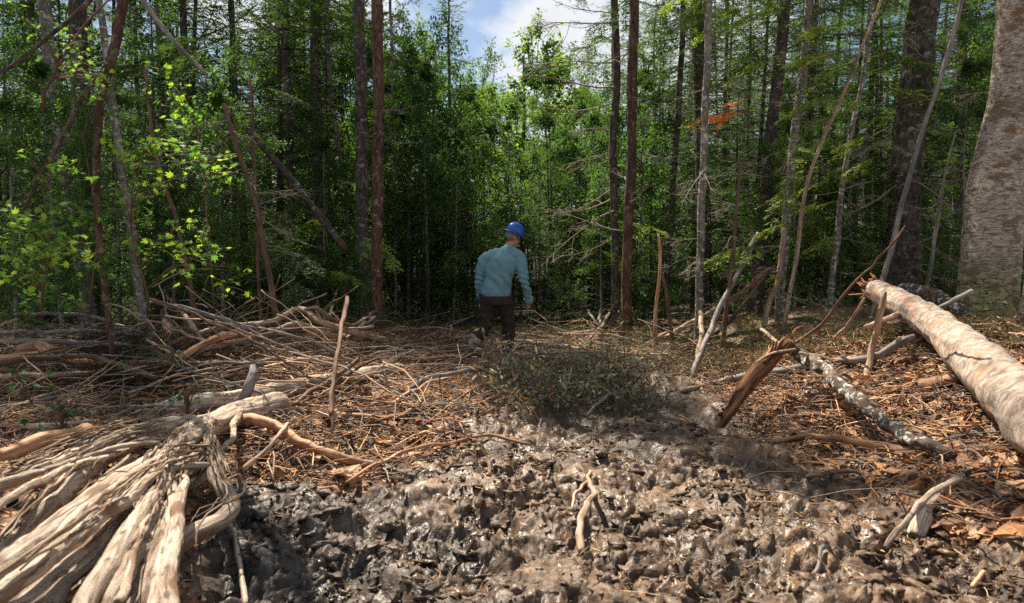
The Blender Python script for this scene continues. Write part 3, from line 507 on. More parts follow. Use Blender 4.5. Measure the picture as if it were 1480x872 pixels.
for i, (px, y, k_, s, lab) in enumerate(((20, 7.4, 2, .42, 'leafy sapling filling the left edge low down'), (90, 8.3, 2, .5, 'leafy sapling right beside the pale birch at the left'), (250, 9.4, 2, .45, 'leafy sapling between the crooked pale trunk and the dead sapling'), (320, 9.6, 2, .5, 'leafy sapling behind the leaning dead pole'), (-40, 8.6, 0, .42, 'taller leafy tree cut by the left edge'), (170, 10.4, 2, .55, 'leafy sapling behind the dark hanging trunk at the left'), (470, 12.4, 2, .5, 'leafy sapling between the dark straight trunk and the grey-brown one'), (870, 12.6, 2, .42, 'bright leafy sapling at the foot of the close pair'), (1150, 10.6, 2, .42, 'leafy sapling behind the grey spotted trunk'), (1385, 9.6, 2, .5, 'leafy sapling between thick spruce and big birch'))):
    forest_tree((px-740)/FPX*y, y, 'l', k_, s, lab, None, 1500+i)
# shrubs and saplings along the forest edge
for i in range(50):
    y = rf.uniform(10.3, 15); x = (-1+2*(i+rf.random())/50)*(y*.8); px = 740+x/y*FPX
    if 560 < px < 880: continue
    sc = rf.uniform(.6, 1.15)*(.7 if 560 < px < 1000 else 1); o = put('shrub', shm[int(rf.integers(0, 3))], None, (x, y, float(base(x, y))), (0, 0, rf.random()*6.28), (sc,)*3)
    sd_ = zone_label(px, 15, 'l')[0].split(', ')[1]; tag(o, 'leafy green bush at the forest edge, '+sd_, 'bush', 'bushes at the forest edge '+sd_)
# ------------------------------------------------------------------ roots, logs and sticks
def path(pts, n=None, wob=0., seed=0):
    """pts: (px, py, lift above the ground) or (px, py, 0, depth)"""
    w_ = np.array([G(p[0], p[1], p[2]) if len(p) == 3 else P(p[0], p[1], p[3]) for p in pts]); n = n or max(8, 5*len(pts)); q = resample(w_, n)
    if wob:
        s = np.linspace(0, 1, n)*np.linalg.norm(w_[-1]-w_[0])*2.2
        for a in range(3): q[:, a] += wob*fbm(s*2, s*0+a*7.7+seed, 300+seed, 4)*np.minimum(1, np.linspace(0, 1, n)*6)
    return q
def wood(name, pts, w0, w1, m, label=None, cat=None, group=None, parent=None, sides=9, n=None, gn=.10, wob=.03, seed=0, wm=None, flat=1., gf=(1.6, 7.), lump=.06, col=None, sink=0):
    q = path(pts, n, wob, seed); k = len(q); t = np.linspace(0, 1, k)
    wpx = w0+(w1-w0)*t if wm is None else np.interp(t, np.linspace(0, 1, len(wm)), wm)
    rad = wpx/2/FPX*np.maximum(q[:, 1], .8); o0 = q[0].copy() if parent is None else np.zeros(3); q = q-o0
    rad = rad*np.where(t > .985, .72, 1)*np.where(t < .015, .8, 1)
    mb = MB(); tube(mb, q, rad, sides, gn, gf, seed, flat=flat, lump=lump, col=col); o = put(name, mb.mesh(name, m), parent, o0 if parent is None else None)
    if parent is None: tag(o, label, cat, group)
    return o
# the weathered root mass in the left foreground: one thing, every root a part
wood('pole', [(356, 186, 0, 9.6), (430, 272, 0, 9.8), (500, 362, 0, 10)], 9, 11, M['spruce'], 'dark broken pole slanting down from the leaning dead pole to the grey-brown trunk', 'pole', None, None, 10, 40, .1, .02, 7)
rm = bpy.data.objects.new('uprooted_root_mass', None); C.objects.link(rm); tag(rm, 'big pale weathered mass of uprooted roots spreading to the lower left corner', 'tree roots')
RT = [  # points, widths in photo pixels along the root
    ([(405, 583, .12), (340, 600, .16), (285, 622, .2), (240, 665, .24), (190, 730, .28), (120, 800, .3), (30, 880, .3), (-40, 950, .28)], [40, 44, 40, 36, 34, 38, 46, 50], .14, 22, 1),
    ([(300, 655, .22), (262, 690, .3), (238, 740, .3), (222, 800, .3), (200, 870, .28), (180, 940, .25)], [22, 22, 26, 30, 38, 44], .12, 16, 2),
    ([(255, 640, .26), (225, 690, .34), (215, 760, .34), (180, 830, .34), (140, 900, .3)], [22, 22, 26, 30, 34], .12, 12, 3),
    ([(302, 672, .34), (250, 678, .38), (190, 715, .40), (120, 770, .42), (50, 825, .42), (-30, 880, .42)], [9, 15, 22, 26, 32, 36], .10, 14, 4),
    ([(300, 610, .2), (304, 655, .24), (322, 700, .26), (334, 730, .25), (318, 752, .22), (275, 772, .2), (250, 800, .16), (242, 850, .12)], [15, 17, 20, 26, 28, 28, 34, 36], .10, 12, 5),
    ([(290, 612, .2), (220, 618, .2), (150, 640, .22), (80, 668, .24), (0, 700, .26), (-60, 740, .26)], [30, 26, 24, 22, 24, 26], .12, 12, 6),
    ([(235, 632, .22), (165, 655, .27), (110, 690, .28), (60, 735, .26), (10, 790, .2), (-40, 850, .2)], [14, 16, 24, 38, 44, 48], .16, 16, 7),
    ([(185, 650, .3), (120, 672, .34), (50, 700, .36), (0, 730, .36), (-30, 760, .34)], [8, 11, 13, 14, 15], .08, 9, 8),
    ([(255, 655, .3), (248, 720, .36), (240, 790, .38), (212, 900, .36)], [10, 13, 15, 20], .10, 9, 9),
    ([(205, 690, .28), (150, 735, .3), (105, 800, .3), (70, 880, .28)], [14, 20, 30, 42], .14, 12, 10),
    ([(232, 668, .2), (272, 668, .34), (282, 658, .36)], [18, 20, 14], .2, 9, 11),
    ([(140, 700, .1), (175, 700, .16), (235, 712, .2)], [9, 6, 5], .1, 7, 12),
    ([(345, 590, .15), (330, 640, .3), (300, 655, .3)], [16, 10, 8], .1, 8, 13),
    ([(190, 660, .2), (150, 690, .14), (125, 720, .1), (122, 750, .06)], [12, 9, 8, 7], .14, 8, 14),
    ([(215, 745, .4), (196, 800, .4), (168, 870, .4)], [8, 12, 18], .1, 8, 15),
    ([(300, 618, .2), (250, 650, .3), (185, 690, .32), (110, 745, .3), (40, 800, .28), (-40, 860, .26)], [20, 24, 28, 36, 44, 50], .12, 14, 21),
    ([(268, 650, .3), (232, 700, .36), (190, 770, .36), (140, 850, .34), (110, 920, .3)], [18, 22, 28, 36, 42], .12, 12, 22),
    ([(240, 690, .3), (205, 745, .3), (165, 800, .28), (100, 900, .26)], [14, 18, 26, 34], .12, 12, 23),
    ([(280, 640, .34), (215, 668, .42), (140, 725, .44), (60, 790, .42), (-20, 850, .4)], [8, 10, 12, 15, 18], .08, 9, 24),
    ([(230, 640, .3), (170, 648, .34), (100, 668, .34), (30, 690, .34), (-40, 712, .34)], [7, 9, 11, 12, 14], .08, 9, 25),
    ([(266, 690, .36), (256, 750, .4), (246, 820, .4), (236, 900, .36)], [14, 20, 26, 32], .1, 12, 26),
    ([(320, 650, .12), (290, 690, .14), (262, 700, .16)], [7, 14, 18], .1, 9, 27),
    ([(290, 790, .08), (320, 752, .1), (338, 770, .06), (350, 830, .05), (356, 870, .03)], [12, 9, 8, 9, 10], .14, 8, 16)]
for pts, wm, gn, sd_, i in RT: wood('root', pts, 0, 0, M['root'], parent=rm, sides=max(12, int(sd_*1.7)), n=26*len(pts) if sd_ > 11 else 14*len(pts), gn=gn*.6, wob=.022, seed=i, wm=[w_*.9 for w_ in wm], gf=(2.6, 3.2), lump=.045)
# hair roots and torn strips lying along the mass
mbx = MB(); rr_ = RD(8)
for pts, wm, gn, sd_, i in RT[:7]:
    q = path(pts, 30); 
    for j in range(22):
        a = rr_.integers(0, 22); b = min(29, a+rr_.integers(4, 12)); seg = q[a:b].copy(); off = rr_.normal(size=3)*.03; off[2] = abs(off[2])+.02+.4*wm[len(wm)//2]/2/FPX*2.5; seg += off+np.cumsum(rr_.normal(size=(len(seg), 3))*.006, 0)
        if len(seg) > 3: tube(mbx, seg, rr_.uniform(.002, .010)*np.linspace(1, .4, len(seg)), 5, col=np.array([1, .93, .85])*rr_.uniform(.45, 1.15))
o = put('hair_root', mbx.mesh('hair_root', M['root']), rm); o['kind'] = 'stuff'
# fallen log on the right with its parts
fl = bpy.data.objects.new('fallen_log', None); C.objects.link(fl); tag(fl, 'pale fallen birch log with orange patches and torn far end, at the right', 'log')
lq = resample(np.array([P(1262, 418, 6.9), P(1340, 462, 5.9), P(1410, 520, 4.75), P(1480, 585, 3.85), P(1600, 690, 2.9)]), 120)
mb = MB(); lr = np.interp(np.linspace(0, 1, 120), [0, .25, .5, .75, 1], [.112, .132, .152, .172, .19]); lr[0] *= .75; tube(mb, lq, lr, 40, .05, (2.4, 6.), 4, lump=.10); put('bark', mb.mesh('log_bark', M['log']), fl)
mb = MB(); rr_ = RD(9)
for k in range(34):
    a = rr_.uniform(0, 6.28); r_ = .12*math.sqrt(rr_.random()); dirn = lq[0]-lq[4]; dirn /= np.linalg.norm(dirn); p0 = lq[1]+np.array([math.cos(a)*r_, 0, math.sin(a)*r_]); tube(mb, [p0, p0+dirn*rr_.uniform(.03, .17)+rr_.normal(size=3)*.03], [rr_.uniform(.012, .03), .004], 5, col=np.array([1, .8, .6])*rr_.uniform(.5, 1.2))
put('torn_end', mb.mesh('torn_end', M['orange']), fl)
wood('branch_stub', [(1300, 455, 0, 6.2), (1275, 462, 0, 6.0), (1250, 472, 0, 5.9)], 10, 5, M['tanwood'], parent=fl, seed=3)
wood('branch_stub', [(1352, 448, 0, 6.0), (1380, 435, 0, 5.9), (1408, 420, 0, 5.85)], 7, 9, M['greystick'], parent=fl, seed=4)
wood('branch_stub', [(1300, 430, 0, 6.6), (1328, 440, 0, 6.2), (1350, 455, 0, 5.8)], 5, 8, M['tanwood'], parent=fl, seed=5)
mb = MB()
for (px, py, d, a, l, w_) in ((1352, 500, 5.35, .3, .22, .10), (1368, 520, 5.1, -.2, .26, .12), (1392, 545, 4.8, .1, .2, .08), (1302, 425, 6.6, 2.4, .12, .06)):
    p0 = P(px, py, d); 
    mb = MB(); q = resample([p0+[.03, 0, 0], p0+np.array([.06, -.06, -l*.5]), p0+np.array([a*.1, -.02, -l])], 9); tube(mb, q, np.array([.2, .4, .5, .55, .5, .45, .35, .25, .08])*w_, 9, .3, flat=.2, seed=k); put('bark_flap', mb.mesh('bark_flap', M['orange']), fl)
wood('log', [(1300, 418, 0, 8.0), (1345, 425, 0, 7.7), (1395, 455, 0, 7.2)], 18, 22, M['lichen'], 'short mossy log lying behind the fallen log at the foot of the big birch', 'log', sides=16, n=50, wob=.01, gn=.06)
# broken rotten snag leaning up in the middle right: a part for each splinter
bs = bpy.data.objects.new('broken_stump', None); C.objects.link(bs); tag(bs, 'splintered rotten brown stump piece leaning up to the right out of the mud', 'stump')
a0 = G(1037, 622, -.03); a1 = P(1085, 552, a0[1]+.02); a2 = P(1140, 494, a0[1]+.1); mb = MB(); q = resample([a0, a1, a2], 60); tube(mb, q, np.interp(np.linspace(0, 1, 60), [0, .3, .7, 1], [.034, .052, .070, .04]), 20, .22, (3.2, 2.), 6, lump=.08); put('trunk', mb.mesh('snag_trunk', M['rotten']), bs)
rr_ = RD(10)
for k in range(13):
    u = rr_.uniform(.1, .95); p0 = q[int(u*59)]+rr_.normal(size=3)*.05; d_ = (a2-a0)/np.linalg.norm(a2-a0); l = rr_.uniform(.12, .32); mb = MB(); tube(mb, resample([p0, p0+d_*l*.5+rr_.normal(size=3)*.02, p0+d_*l+rr_.normal(size=3)*.05], 8), rr_.uniform(.010, .024)*np.linspace(1, .25, 8), 7, .2, (2, 5), k, col=np.array([1.5, 1.2, 1.])*rr_.uniform(.5, 1.3)); put('splinter', mb.mesh('splinter', M['rotten']), bs)
def W(*a, **k): return wood(*a, **k)
d5 = float(a2[1])
lb = bpy.data.objects.new('lichened_branch', None); C.objects.link(lb); tag(lb, 'rough lichened branch running down right from the top of the splintered stump', 'branch')
wood('limb', [(1128, 492, 0, d5+.1), (1165, 518, 0, d5), (1215, 555, .30), (1270, 605, .22), (1330, 645, .16), (1374, 667, .09)], 19, 19, M['lichen'], parent=lb, sides=14, n=110, gn=.22, lump=.12, wob=.07, seed=20, gf=(2.5, 14))
for k, (px, py, dx, dy) in enumerate(((1155, 510, 60, 20), (1150, 505, -60, 20), (1200, 545, 24, -16), (1250, 590, -30, 4), (1300, 628, 26, -6), (1240, 575, 20, 22))):
    wood('twig', [(px, py, 0, d5-.1-(px-1150)*.004), (px+dx*.5, py+dy*.5-4, 0, d5-.1-(px-1150)*.004), (px+dx, py+dy, 0, d5-.15-(px-1150)*.004)], 6, 2, M['tanwood'], parent=lb, seed=30+k, sides=6)
T_, O_, GY, B_, LI, RO = M['tanwood'], M['orange'], M['greystick'], M['brownstick'], M['lichen'], M['root']
br = 'branch'; st = 'stick'; lg = 'log'; po = 'pole'
LIST = [
 (br, [(985, 566, .04), (1060, 548, .1), (1150, 530, .12), (1240, 520, .14), (1325, 488, .2)], 8, 11, GY, 'long blue-grey mossy branch lying behind the stump toward the fallen log', 12),
 (po, [(912, 508, .02), (960, 490, .10), (1000, 468, .3), (1060, 430, .55), (1114, 388, .9)], 9, 7, T_, 'long tan pole slanting up right from the ground behind the pale leaning pole', 9),
 (po, [(1010, 500, .06), (1050, 470, .3), (1090, 420, .7), (1118, 384, .95)], 6, 5, B_, 'thinner brown pole just below and beside the long tan slanting pole', 8),
 (po, [(994, 556, 0), (1030, 470, .5), (1065, 400, .95), (1096, 338, 1.3)], 9, 6, GY, 'whitish leaning pole crossing in front of the two slanting poles', 9),
 (po, [(1006, 545, 0), (1014, 480, .4), (1012, 430, .7)], 10, 7, T_, 'short upright pole with broken top beside the foot of the whitish leaning pole', 8),
 (br, [(313, 630, .04), (345, 610, .14), (390, 616, .16), (450, 645, .12), (530, 675, .04)], 16, 14, O_, 'arched orange-brown peeled branch starting beside the root loop', 12),
 (st, [(500, 662, .04), (560, 676, .05), (630, 700, .02)], 8, 6, GY, 'pale stick continuing the arched branch to the right', 8),
 (st, [(500, 698, .03), (545, 672, .07), (590, 648, .10), (650, 640, .06), (695, 628, .04), (770, 640, .02)], 6, 5, O_, 'long thin orange stick lying bent over the mud left of centre', 8),
 (st, [(350, 680, .03), (378, 655, .1), (398, 632, .18), (415, 612, .2)], 7, 5, T_, 'short pale stick leaning over the arched branch', 8),
 (st, [(392, 606, .06), (440, 570, .16), (500, 535, .24), (520, 520, .28)], 7, 8, B_, 'long brown stick slanting up right above the upper log', 8),
 (lg, [(580, 533, .06), (500, 545, .1), (430, 560, .12), (350, 575, .12), (260, 590, .10), (200, 600, .06)], 20, 30, RO, 'long grey log lying behind the root mass', 18),
 (st, [(348, 586, .12), (356, 565, .26), (362, 545, .36), (364, 530, .42)], 17, 9, GY, 'curved grey stub standing up out of the long grey log', 12),
 (st, [(0, 660, .2), (60, 640, .22), (130, 620, .22)], 20, 24, O_, 'thick orange stick with a broken end at the left edge above the roots', 12),
 (st, [(470, 600, .05), (560, 602, .08), (620, 592, .08), (650, 588, .06)], 8, 10, O_, 'sunlit orange stick lying flat below the brush left of centre', 10),
 (st, [(480, 640, 0), (485, 540, .4), (500, 430, .8)], 6, 7, B_, 'upright peeled stake standing in the brush pile left of the red-brown trunk', 9),
 (st, [(478, 600, .3), (482, 560, .42), (484, 530, .5)], 7, 6, B_, 'short dark stake beside the upright peeled one', 8),
 (br, [(240, 500, .25), (300, 478, .35), (350, 470, .38), (400, 462, .45), (430, 448, .5), (470, 466, .42), (510, 480, .3), (560, 492, .15)], 8, 9, T_, 'wavy tan branch arching across the top of the brush pile', 10),
 (br, [(180, 535, .2), (250, 515, .25), (320, 500, .28), (390, 482, .32), (430, 470, .4), (480, 486, .25), (540, 490, .15)], 8, 8, T_, 'second wavy tan branch lying just below the topmost one', 10),
 (po, [(-20, 520, .26), (60, 515, .28), (150, 525, .26), (250, 525, .22), (330, 522, .15)], 10, 8, O_, 'orange torn pole in the middle of the stacked poles at the left', 10),
 (po, [(25, 505, .3), (60, 502, .32), (80, 512, .30)], 16, 22, O_, 'wide torn bark end on the orange pole at the left', 10),
 (po, [(-20, 494, .3), (80, 493, .32), (190, 500, .3)], 8, 9, GY, 'topmost straight grey pole of the stack at the left', 9),
 (po, [(-20, 480, .3), (90, 480, .32), (220, 484, .28)], 6, 6, GY, 'thin pale pole behind the stack at the left edge', 8),
 (po, [(-20, 528, .34), (60, 520, .36), (120, 516, .36), (180, 530, .3), (225, 548, .2)], 10, 8, B_, 'bowed dark pole drooping to the right over the orange pole', 9),
 (po, [(-20, 548, .16), (70, 542, .2), (160, 538, .18)], 9, 7, T_, 'blotched pole lowest in the stack at the left edge', 9),
 (po, [(-20, 455, .3), (60, 454, .36), (130, 456, .36), (170, 470, .3), (210, 480, .2)], 6, 5, GY, 'long whitish thin branch sagging to the right at the far left', 8),
 (st, [(-20, 592, .1), (50, 582, .12), (120, 568, .1)], 6, 5, GY, 'thin grey stick over the dark green leaves at the left edge', 8),
 (st, [(20, 615, .1), (80, 612, .14), (130, 610, .12)], 8, 7, T_, 'grey-tan stick just above the thick orange stick', 8),
 (st, [(232, 600, .1), (246, 585, .2), (255, 568, .26)], 7, 5, GY, 'short grey twig sticking up left of the log end', 7),
 (st, [(250, 440, .5), (282, 480, .4), (318, 512, .2)], 8, 7, B_, 'dark stick leaning into the brush pile, near its left side', 8),
 (st, [(232, 420, .6), (268, 455, .5), (300, 500, .3)], 5, 6, T_, 'tan stick leaning down right at the top left of the brush pile', 8),
 (st, [(243, 505, .1), (241, 470, .3), (238, 450, .4)], 14, 12, B_, 'stout dark upright stub left in the brush pile', 9),
 (br, [(180, 438, .5), (225, 438, .52), (262, 446, .5), (330, 462, .4)], 6, 7, GY, 'grey branch reaching left out of the top of the brush pile', 8),
 (st, [(258, 520, .3), (300, 498, .4), (345, 482, .42), (352, 476, .42)], 10, 12, O_, 'sunlit short orange branch in the left half of the brush pile', 9),
 (st, [(320, 530, .1), (326, 500, .26), (324, 480, .34)], 10, 9, B_, 'dark short post under the sunlit orange branch', 8),
 (br, [(440, 448, .5), (452, 442, .56), (470, 456, .5), (500, 470, .4), (530, 460, .4), (562, 430, .5)], 6, 4, B_, 'kinked brown branch rising right toward the red-brown trunk', 8),
 (st, [(475, 462, .3), (492, 400, .7), (500, 370, .9)], 5, 4, T_, 'thin tan whip standing behind the upright stake', 7),
 (st, [(500, 490, .2), (530, 466, .35), (545, 458, .4)], 6, 5, T_, 'short stick leaning against the foot of the red-brown trunk', 7),
 (st, [(590, 565, .1), (620, 545, .2), (672, 536, .2), (690, 530, .2)], 7, 6, GY, 'grey twig lying left of the grassy brush in front of the man', 8),
 (st, [(560, 590, .05), (600, 562, .16), (650, 545, .18)], 6, 6, T_, 'tan twig just below the grey twig left of the grassy brush', 8),
 (br, [(575, 520, .1), (640, 518, .16), (680, 512, .14)], 12, 9, B_, 'dark weathered branch behind the man\'s back foot', 8),
 (br, [(740, 492, .1), (790, 498, .16), (830, 506, .14), (870, 512, .06)], 7, 9, T_, 'pale stripped branch on the ground right of the man', 9),
 (br, [(800, 512, .05), (850, 508, .12), (880, 514, .06)], 8, 6, T_, 'short tan branch beside the stripped branch right of the man', 8),
 (st, [(868, 496, 0), (866, 470, .2), (868, 445, .4)], 5, 4, GY, 'whitish antler-like twig, upright stem', 7),
 (st, [(866, 472, .18), (856, 458, .3), (851, 448, .4)], 4, 3, GY, 'left prong of the whitish antler-like twig', 6),
 (st, [(852, 490, .1), (870, 470, .25), (900, 420, .6)], 5, 5, T_, 'tan stick leaning on the close pair of trunks right of the man', 7),
 (br, [(690, 540, .1), (700, 505, .3), (712, 488, .40), (730, 500, .36), (760, 530, .25), (782, 556, .08)], 2.5, 2, B_, 'thin dark bramble arching in front of the man\'s feet', 8),
 (st, [(722, 540, .05), (742, 508, .26), (760, 490, .3)], 4, 3, GY, 'thin grey twig crossing in front of the man\'s right boot', 7),
 (st, [(708, 500, .3), (712, 520, .2), (720, 538, .05)], 5, 4, B_, 'dark bent twig between the man\'s boots', 7),
 (br, [(848, 602, .02), (862, 585, .1), (885, 568, .16)], 5, 4, GY, 'pale bent twig at the edge of the wet hollow', 7),
 (st, [(840, 798, .03), (833, 765, .07), (845, 735, .09), (854, 710, .08), (851, 680, .06)], 12, 6, T_, 'curved tan forked stick lying in the mud at the centre', 10),
 (st, [(852, 694, .08), (832, 712, .10), (830, 738, .06)], 6, 4, T_, 'thin prong of the forked stick at the centre', 7),
 (st, [(705, 720, .0), (703, 690, .04), (704, 665, .05)], 8, 6, B_, 'short dark stub in the mud left of the forked stick', 7),
 (st, [(1095, 730, .02), (1120, 752, .04), (1138, 772, .02)], 8, 6, T_, 'pale short stick in the mud right of the forked stick', 8),
 (st, [(1175, 830, .01), (1185, 800, .05), (1192, 790, .06)], 8, 6, GY, 'grey splinter standing in the mud at the lower right', 8),
 (br, [(1280, 792, .02), (1310, 750, .1), (1345, 715, .14), (1400, 690, .12)], 9, 10, RO, 'weathered grey branch lying across the pale root knuckles at the right', 10),
 ('root', [(1322, 776, .0), (1336, 745, .07), (1352, 710, .06), (1372, 676, .03)], 24, 17, RO, 'pale stubby root under the weathered branch at the right', 16),
 (br, [(1110, 640, .03), (1180, 632, .08), (1240, 640, .1), (1300, 650, .08), (1340, 662, .04)], 9, 12, O_, 'half-buried orange root running level below the lichened branch', 9),
 (br, [(1100, 605, .02), (1160, 600, .06), (1215, 600, .06)], 7, 6, B_, 'thin dark root lying level behind the lichened branch', 8),
 (st, [(1405, 850, .02), (1415, 835, .05), (1420, 825, .06)], 8, 6, O_, 'small orange wood chip upright at the lower right', 7),
 (br, [(1330, 560, .06), (1380, 545, .12), (1420, 535, .1)], 20, 14, O_, 'torn orange slab under the middle of the fallen log', 9),
 (st, [(1165, 690, .02), (1220, 682, .06), (1262, 690, .03)], 8, 6, B_, 'brown stick level in the litter below the half-buried orange root', 8),
 ('root', [(20, 700, .05), (60, 742, .06), (90, 770, .02)], 20, 14, B_, 'dark root under the pale roots at the left edge', 9),
 (st, [(1100, 476, .3), (1130, 498, .2), (1160, 520, .1)], 6, 5, T_, 'short pale twig sticking up left of the stump top', 7),
 (po, [(1150, 495, .2), (1185, 470, .5), (1250, 395, 1.0), (1310, 330, 1.4)], 5, 3, B_, 'thin bare whip leaning right behind the stump', 7),
 (po, [(1250, 560, 0), (1262, 500, .25), (1270, 470, .5), (1280, 420, .8)], 11, 9, T_, 'pale prop stick standing under the torn end of the fallen log', 8),
 (po, [(1200, 500, .0), (1225, 470, .3), (1246, 430, .6)], 5, 4, T_, 'thin curved twig left of the pale prop stick', 7),
]
for i, (nm, pts, w0, w1, m, label, sd_) in enumerate(LIST):
    cat = {'branch': 'branch', 'stick': 'stick', 'log': 'log', 'pole': 'pole', 'root': 'root'}[nm]
    o = wood(nm, pts, w0, w1, m, label, cat, None, None, sd_+2, None if w0 < 12 else 14*len(pts), .13, .035, 60+i, lump=.08)
# ---------------------- many loose sticks, each an object, over the left pile and the far slash
rs = RD(77)
SM = []
for k in range(14):
    n = 12; t = np.linspace(0, 1, n); l = rs.uniform(.7, 1.5); p = np.stack([t*l-l/2, (.03*l*np.sin(t*rs.uniform(2, 5)+rs.random()*6)), .03*l*np.sin(t*rs.uniform(2, 5))+np.cumsum(rs.normal(size=n))*.015], -1); p[:, 1] += np.cumsum(rs.normal(size=n))*.015
    mb = MB(); r_ = rs.uniform(.005, .014); tube(mb, p, r_*np.linspace(1, .55, n), 7, .14, (1.5, 9), k, lump=.08)
    for j in range(rs.integers(0, 3)):
        u = rs.uniform(.3, .9); q0 = np.array([np.interp(u, t, p[:, i]) for i in range(3)]); tube(mb, [q0, q0+[.1*l, rs.uniform(-.15, .15), rs.uniform(0, .1)], q0+[.2*l, rs.uniform(-.25, .25), rs.uniform(0, .15)]], [r_*.5, r_*.4, r_*.2], 5)
    SM.append(mb.mesh('loose_stick', [M['tanwood'], M['brownstick'], M['greystick'], M['orange'], M['brownstick'], M['greystick'], M['tanwood']][k % 7]))
ZN = [((215, 432, 500, 500), 72, 'loose stick in the high tangle over the brush pile', 'sticks in the high tangle over the brush pile', .62),
      ((-20, 450, 560, 560), 76, 'loose stick in the brush and pole pile at the left', 'sticks in the brush pile at the left', .34),
      ((560, 472, 1010, 545), 80, 'loose stick in the slash around the man', 'sticks in the slash around the man', .16),
      ((20, 545, 660, 605), 24, 'loose stick between the root mass and the brush pile', 'sticks between roots and brush pile', .12),
     ]
for (x0, y0, x1, y1), n, lab, grp, lift in ZN:
    for k in range(n):
        g = G(rs.uniform(x0, x1), y0+(y1-y0)*rs.random()**.8, lift*rs.random()); s = rs.uniform(.5, 1.25)*(.55 if x0 > 1000 else 1)
        if abs(g[0]) < .5 and 8.6 < g[1] < 9.4: continue
        o = put('stick', SM[int(rs.integers(0, 14))], None, g, (rs.normal()*.2, rs.normal()*(.55 if lift > .5 else .3 if lift > .3 else .12), rs.normal()*.55+(3.14 if rs.random() < .5 else 0)+(rs.normal()*.8 if rs.random() < .4 else 0)), (s, s, s)); tag(o, lab, 'stick', grp)
# ---------------------- uncountable debris
def region(x0, y0, x1, y1, n, rng):        # points on the ground seen in a photo window, spread over the ground area
    a = np.array([G(px, py)[:2] for px, py in ((x0, y1), (x1, y1), (x1, y0), (x0, y0))]); u = rng.random(n)[:, None]; v = rng.random(n)[:, None]
    return (a[0]*(1-u)+a[1]*u)*(1-v)+(a[3]*(1-u)+a[2]*u)*v
PAL = np.array([[.42, .235, .115], [.24, .13, .07], [.52, .35, .21], [.09, .052, .03], [.27, .21, .155], [.42, .19, .07], [.06, .04, .03], [.16, .13, .11]])
def litter(name, label, wins, kind, rng, pal, mat_, L_=(.05, .25), R_=(.0015, .005), lift=.02, tilt=.25, bend=.12, chipw=(.15, .5)):
    mb = MB()
    for win, n in wins:
        p = region(*win, n, rng); x, y = p[:, 0], p[:, 1]; ok = (zones(x, y)[0] < rng.random(n)*.9+.12) if kind != 'mudtwig' else np.ones(n, bool); x, y = x[ok], y[ok]; n = len(x); z = ground(x, y)+lift*rng.random(n)**2
        a = rng.normal(size=n)*.9+(rng.random(n) < .25)*1.57; d = np.stack([np.cos(a), np.sin(a), rng.normal(size=n)*tilt], -1); l = rng.uniform(*L_, n)*(1+rng.random(n)**6*1.5)
        c = pal[rng.integers(0, len(pal), n)]*rng.uniform(.6, 1.4, n)[:, None]; o_ = np.stack([x, y, z], -1)
        if kind == 'chips': nr = rng.normal(size=(n, 3))*.55+[0, 0, 1]; blades(mb, o_-d*l[:, None]*.5, d, nr, l, l*rng.uniform(*chipw, n), c, .25)
        else: r = rng.uniform(*R_, n); many_tubes(mb, o_-d*l[:, None]*.5, o_+d*l[:, None]*.5, rng.normal(size=(n, 3))*l[:, None]*bend, r, r*.6, c, K=4, sides=4)
    o = put(name, mb.mesh(name, mat_)); tag(o, label, name.replace('_', ' '), None, 'stuff'); return o
litter('stick_tangle', 'tangle of thinner sticks and branches filling the slash pile', [((-40, 446, 560, 560), 420), ((215, 436, 500, 490), 160), ((540, 474, 1020, 545), 260), ((0, 545, 660, 610), 150)], 'tw', RD(180), PAL[[0, 2, 2, 4, 4, 7, 1, 6]], M['debris'], (.35, 1.0), (.003, .009), .30, .22, .07)
litter('twig_litter', 'carpet of broken twigs and bark strips covering the clearing floor', [((1560, 480, 2100, 760), 1500), ((-500, 480, -60, 760), 900), ((-60, 478, 700, 560), 6500), ((560, 470, 1500, 560), 6500), ((-60, 560, 700, 690), 2600), ((1040, 560, 1560, 860), 1300)], 'tw', RD(81), PAL, M['debris'], (.05, .36), (.002, .007), .07)
litter('bark_chips', 'scattered bark flakes and wood chips on the litter', [((1600, 480, 2100, 800), 4000), ((-500, 480, -60, 760), 2000), ((-60, 480, 1560, 560), 9000), ((1040, 500, 1600, 880), 15000), ((480, 575, 760, 660), 3000), ((330, 575, 760, 710), 4000), ((-60, 560, 330, 900), 4000)], 'chips', RD(182), PAL, M['debris'], (.015, .085), None, .03, .35)
litter('mud_twigs', 'small twigs and slivers stuck in the wet mud', [((330, 600, 1400, 872), 420), ((330, 560, 1400, 640), 1500), ((1000, 600, 1480, 872), 700)], 'mudtwig', RD(83), PAL[[0, 2, 4, 3, 3]], M['debris'], (.03, .14), (.0012, .003), .01, .1)
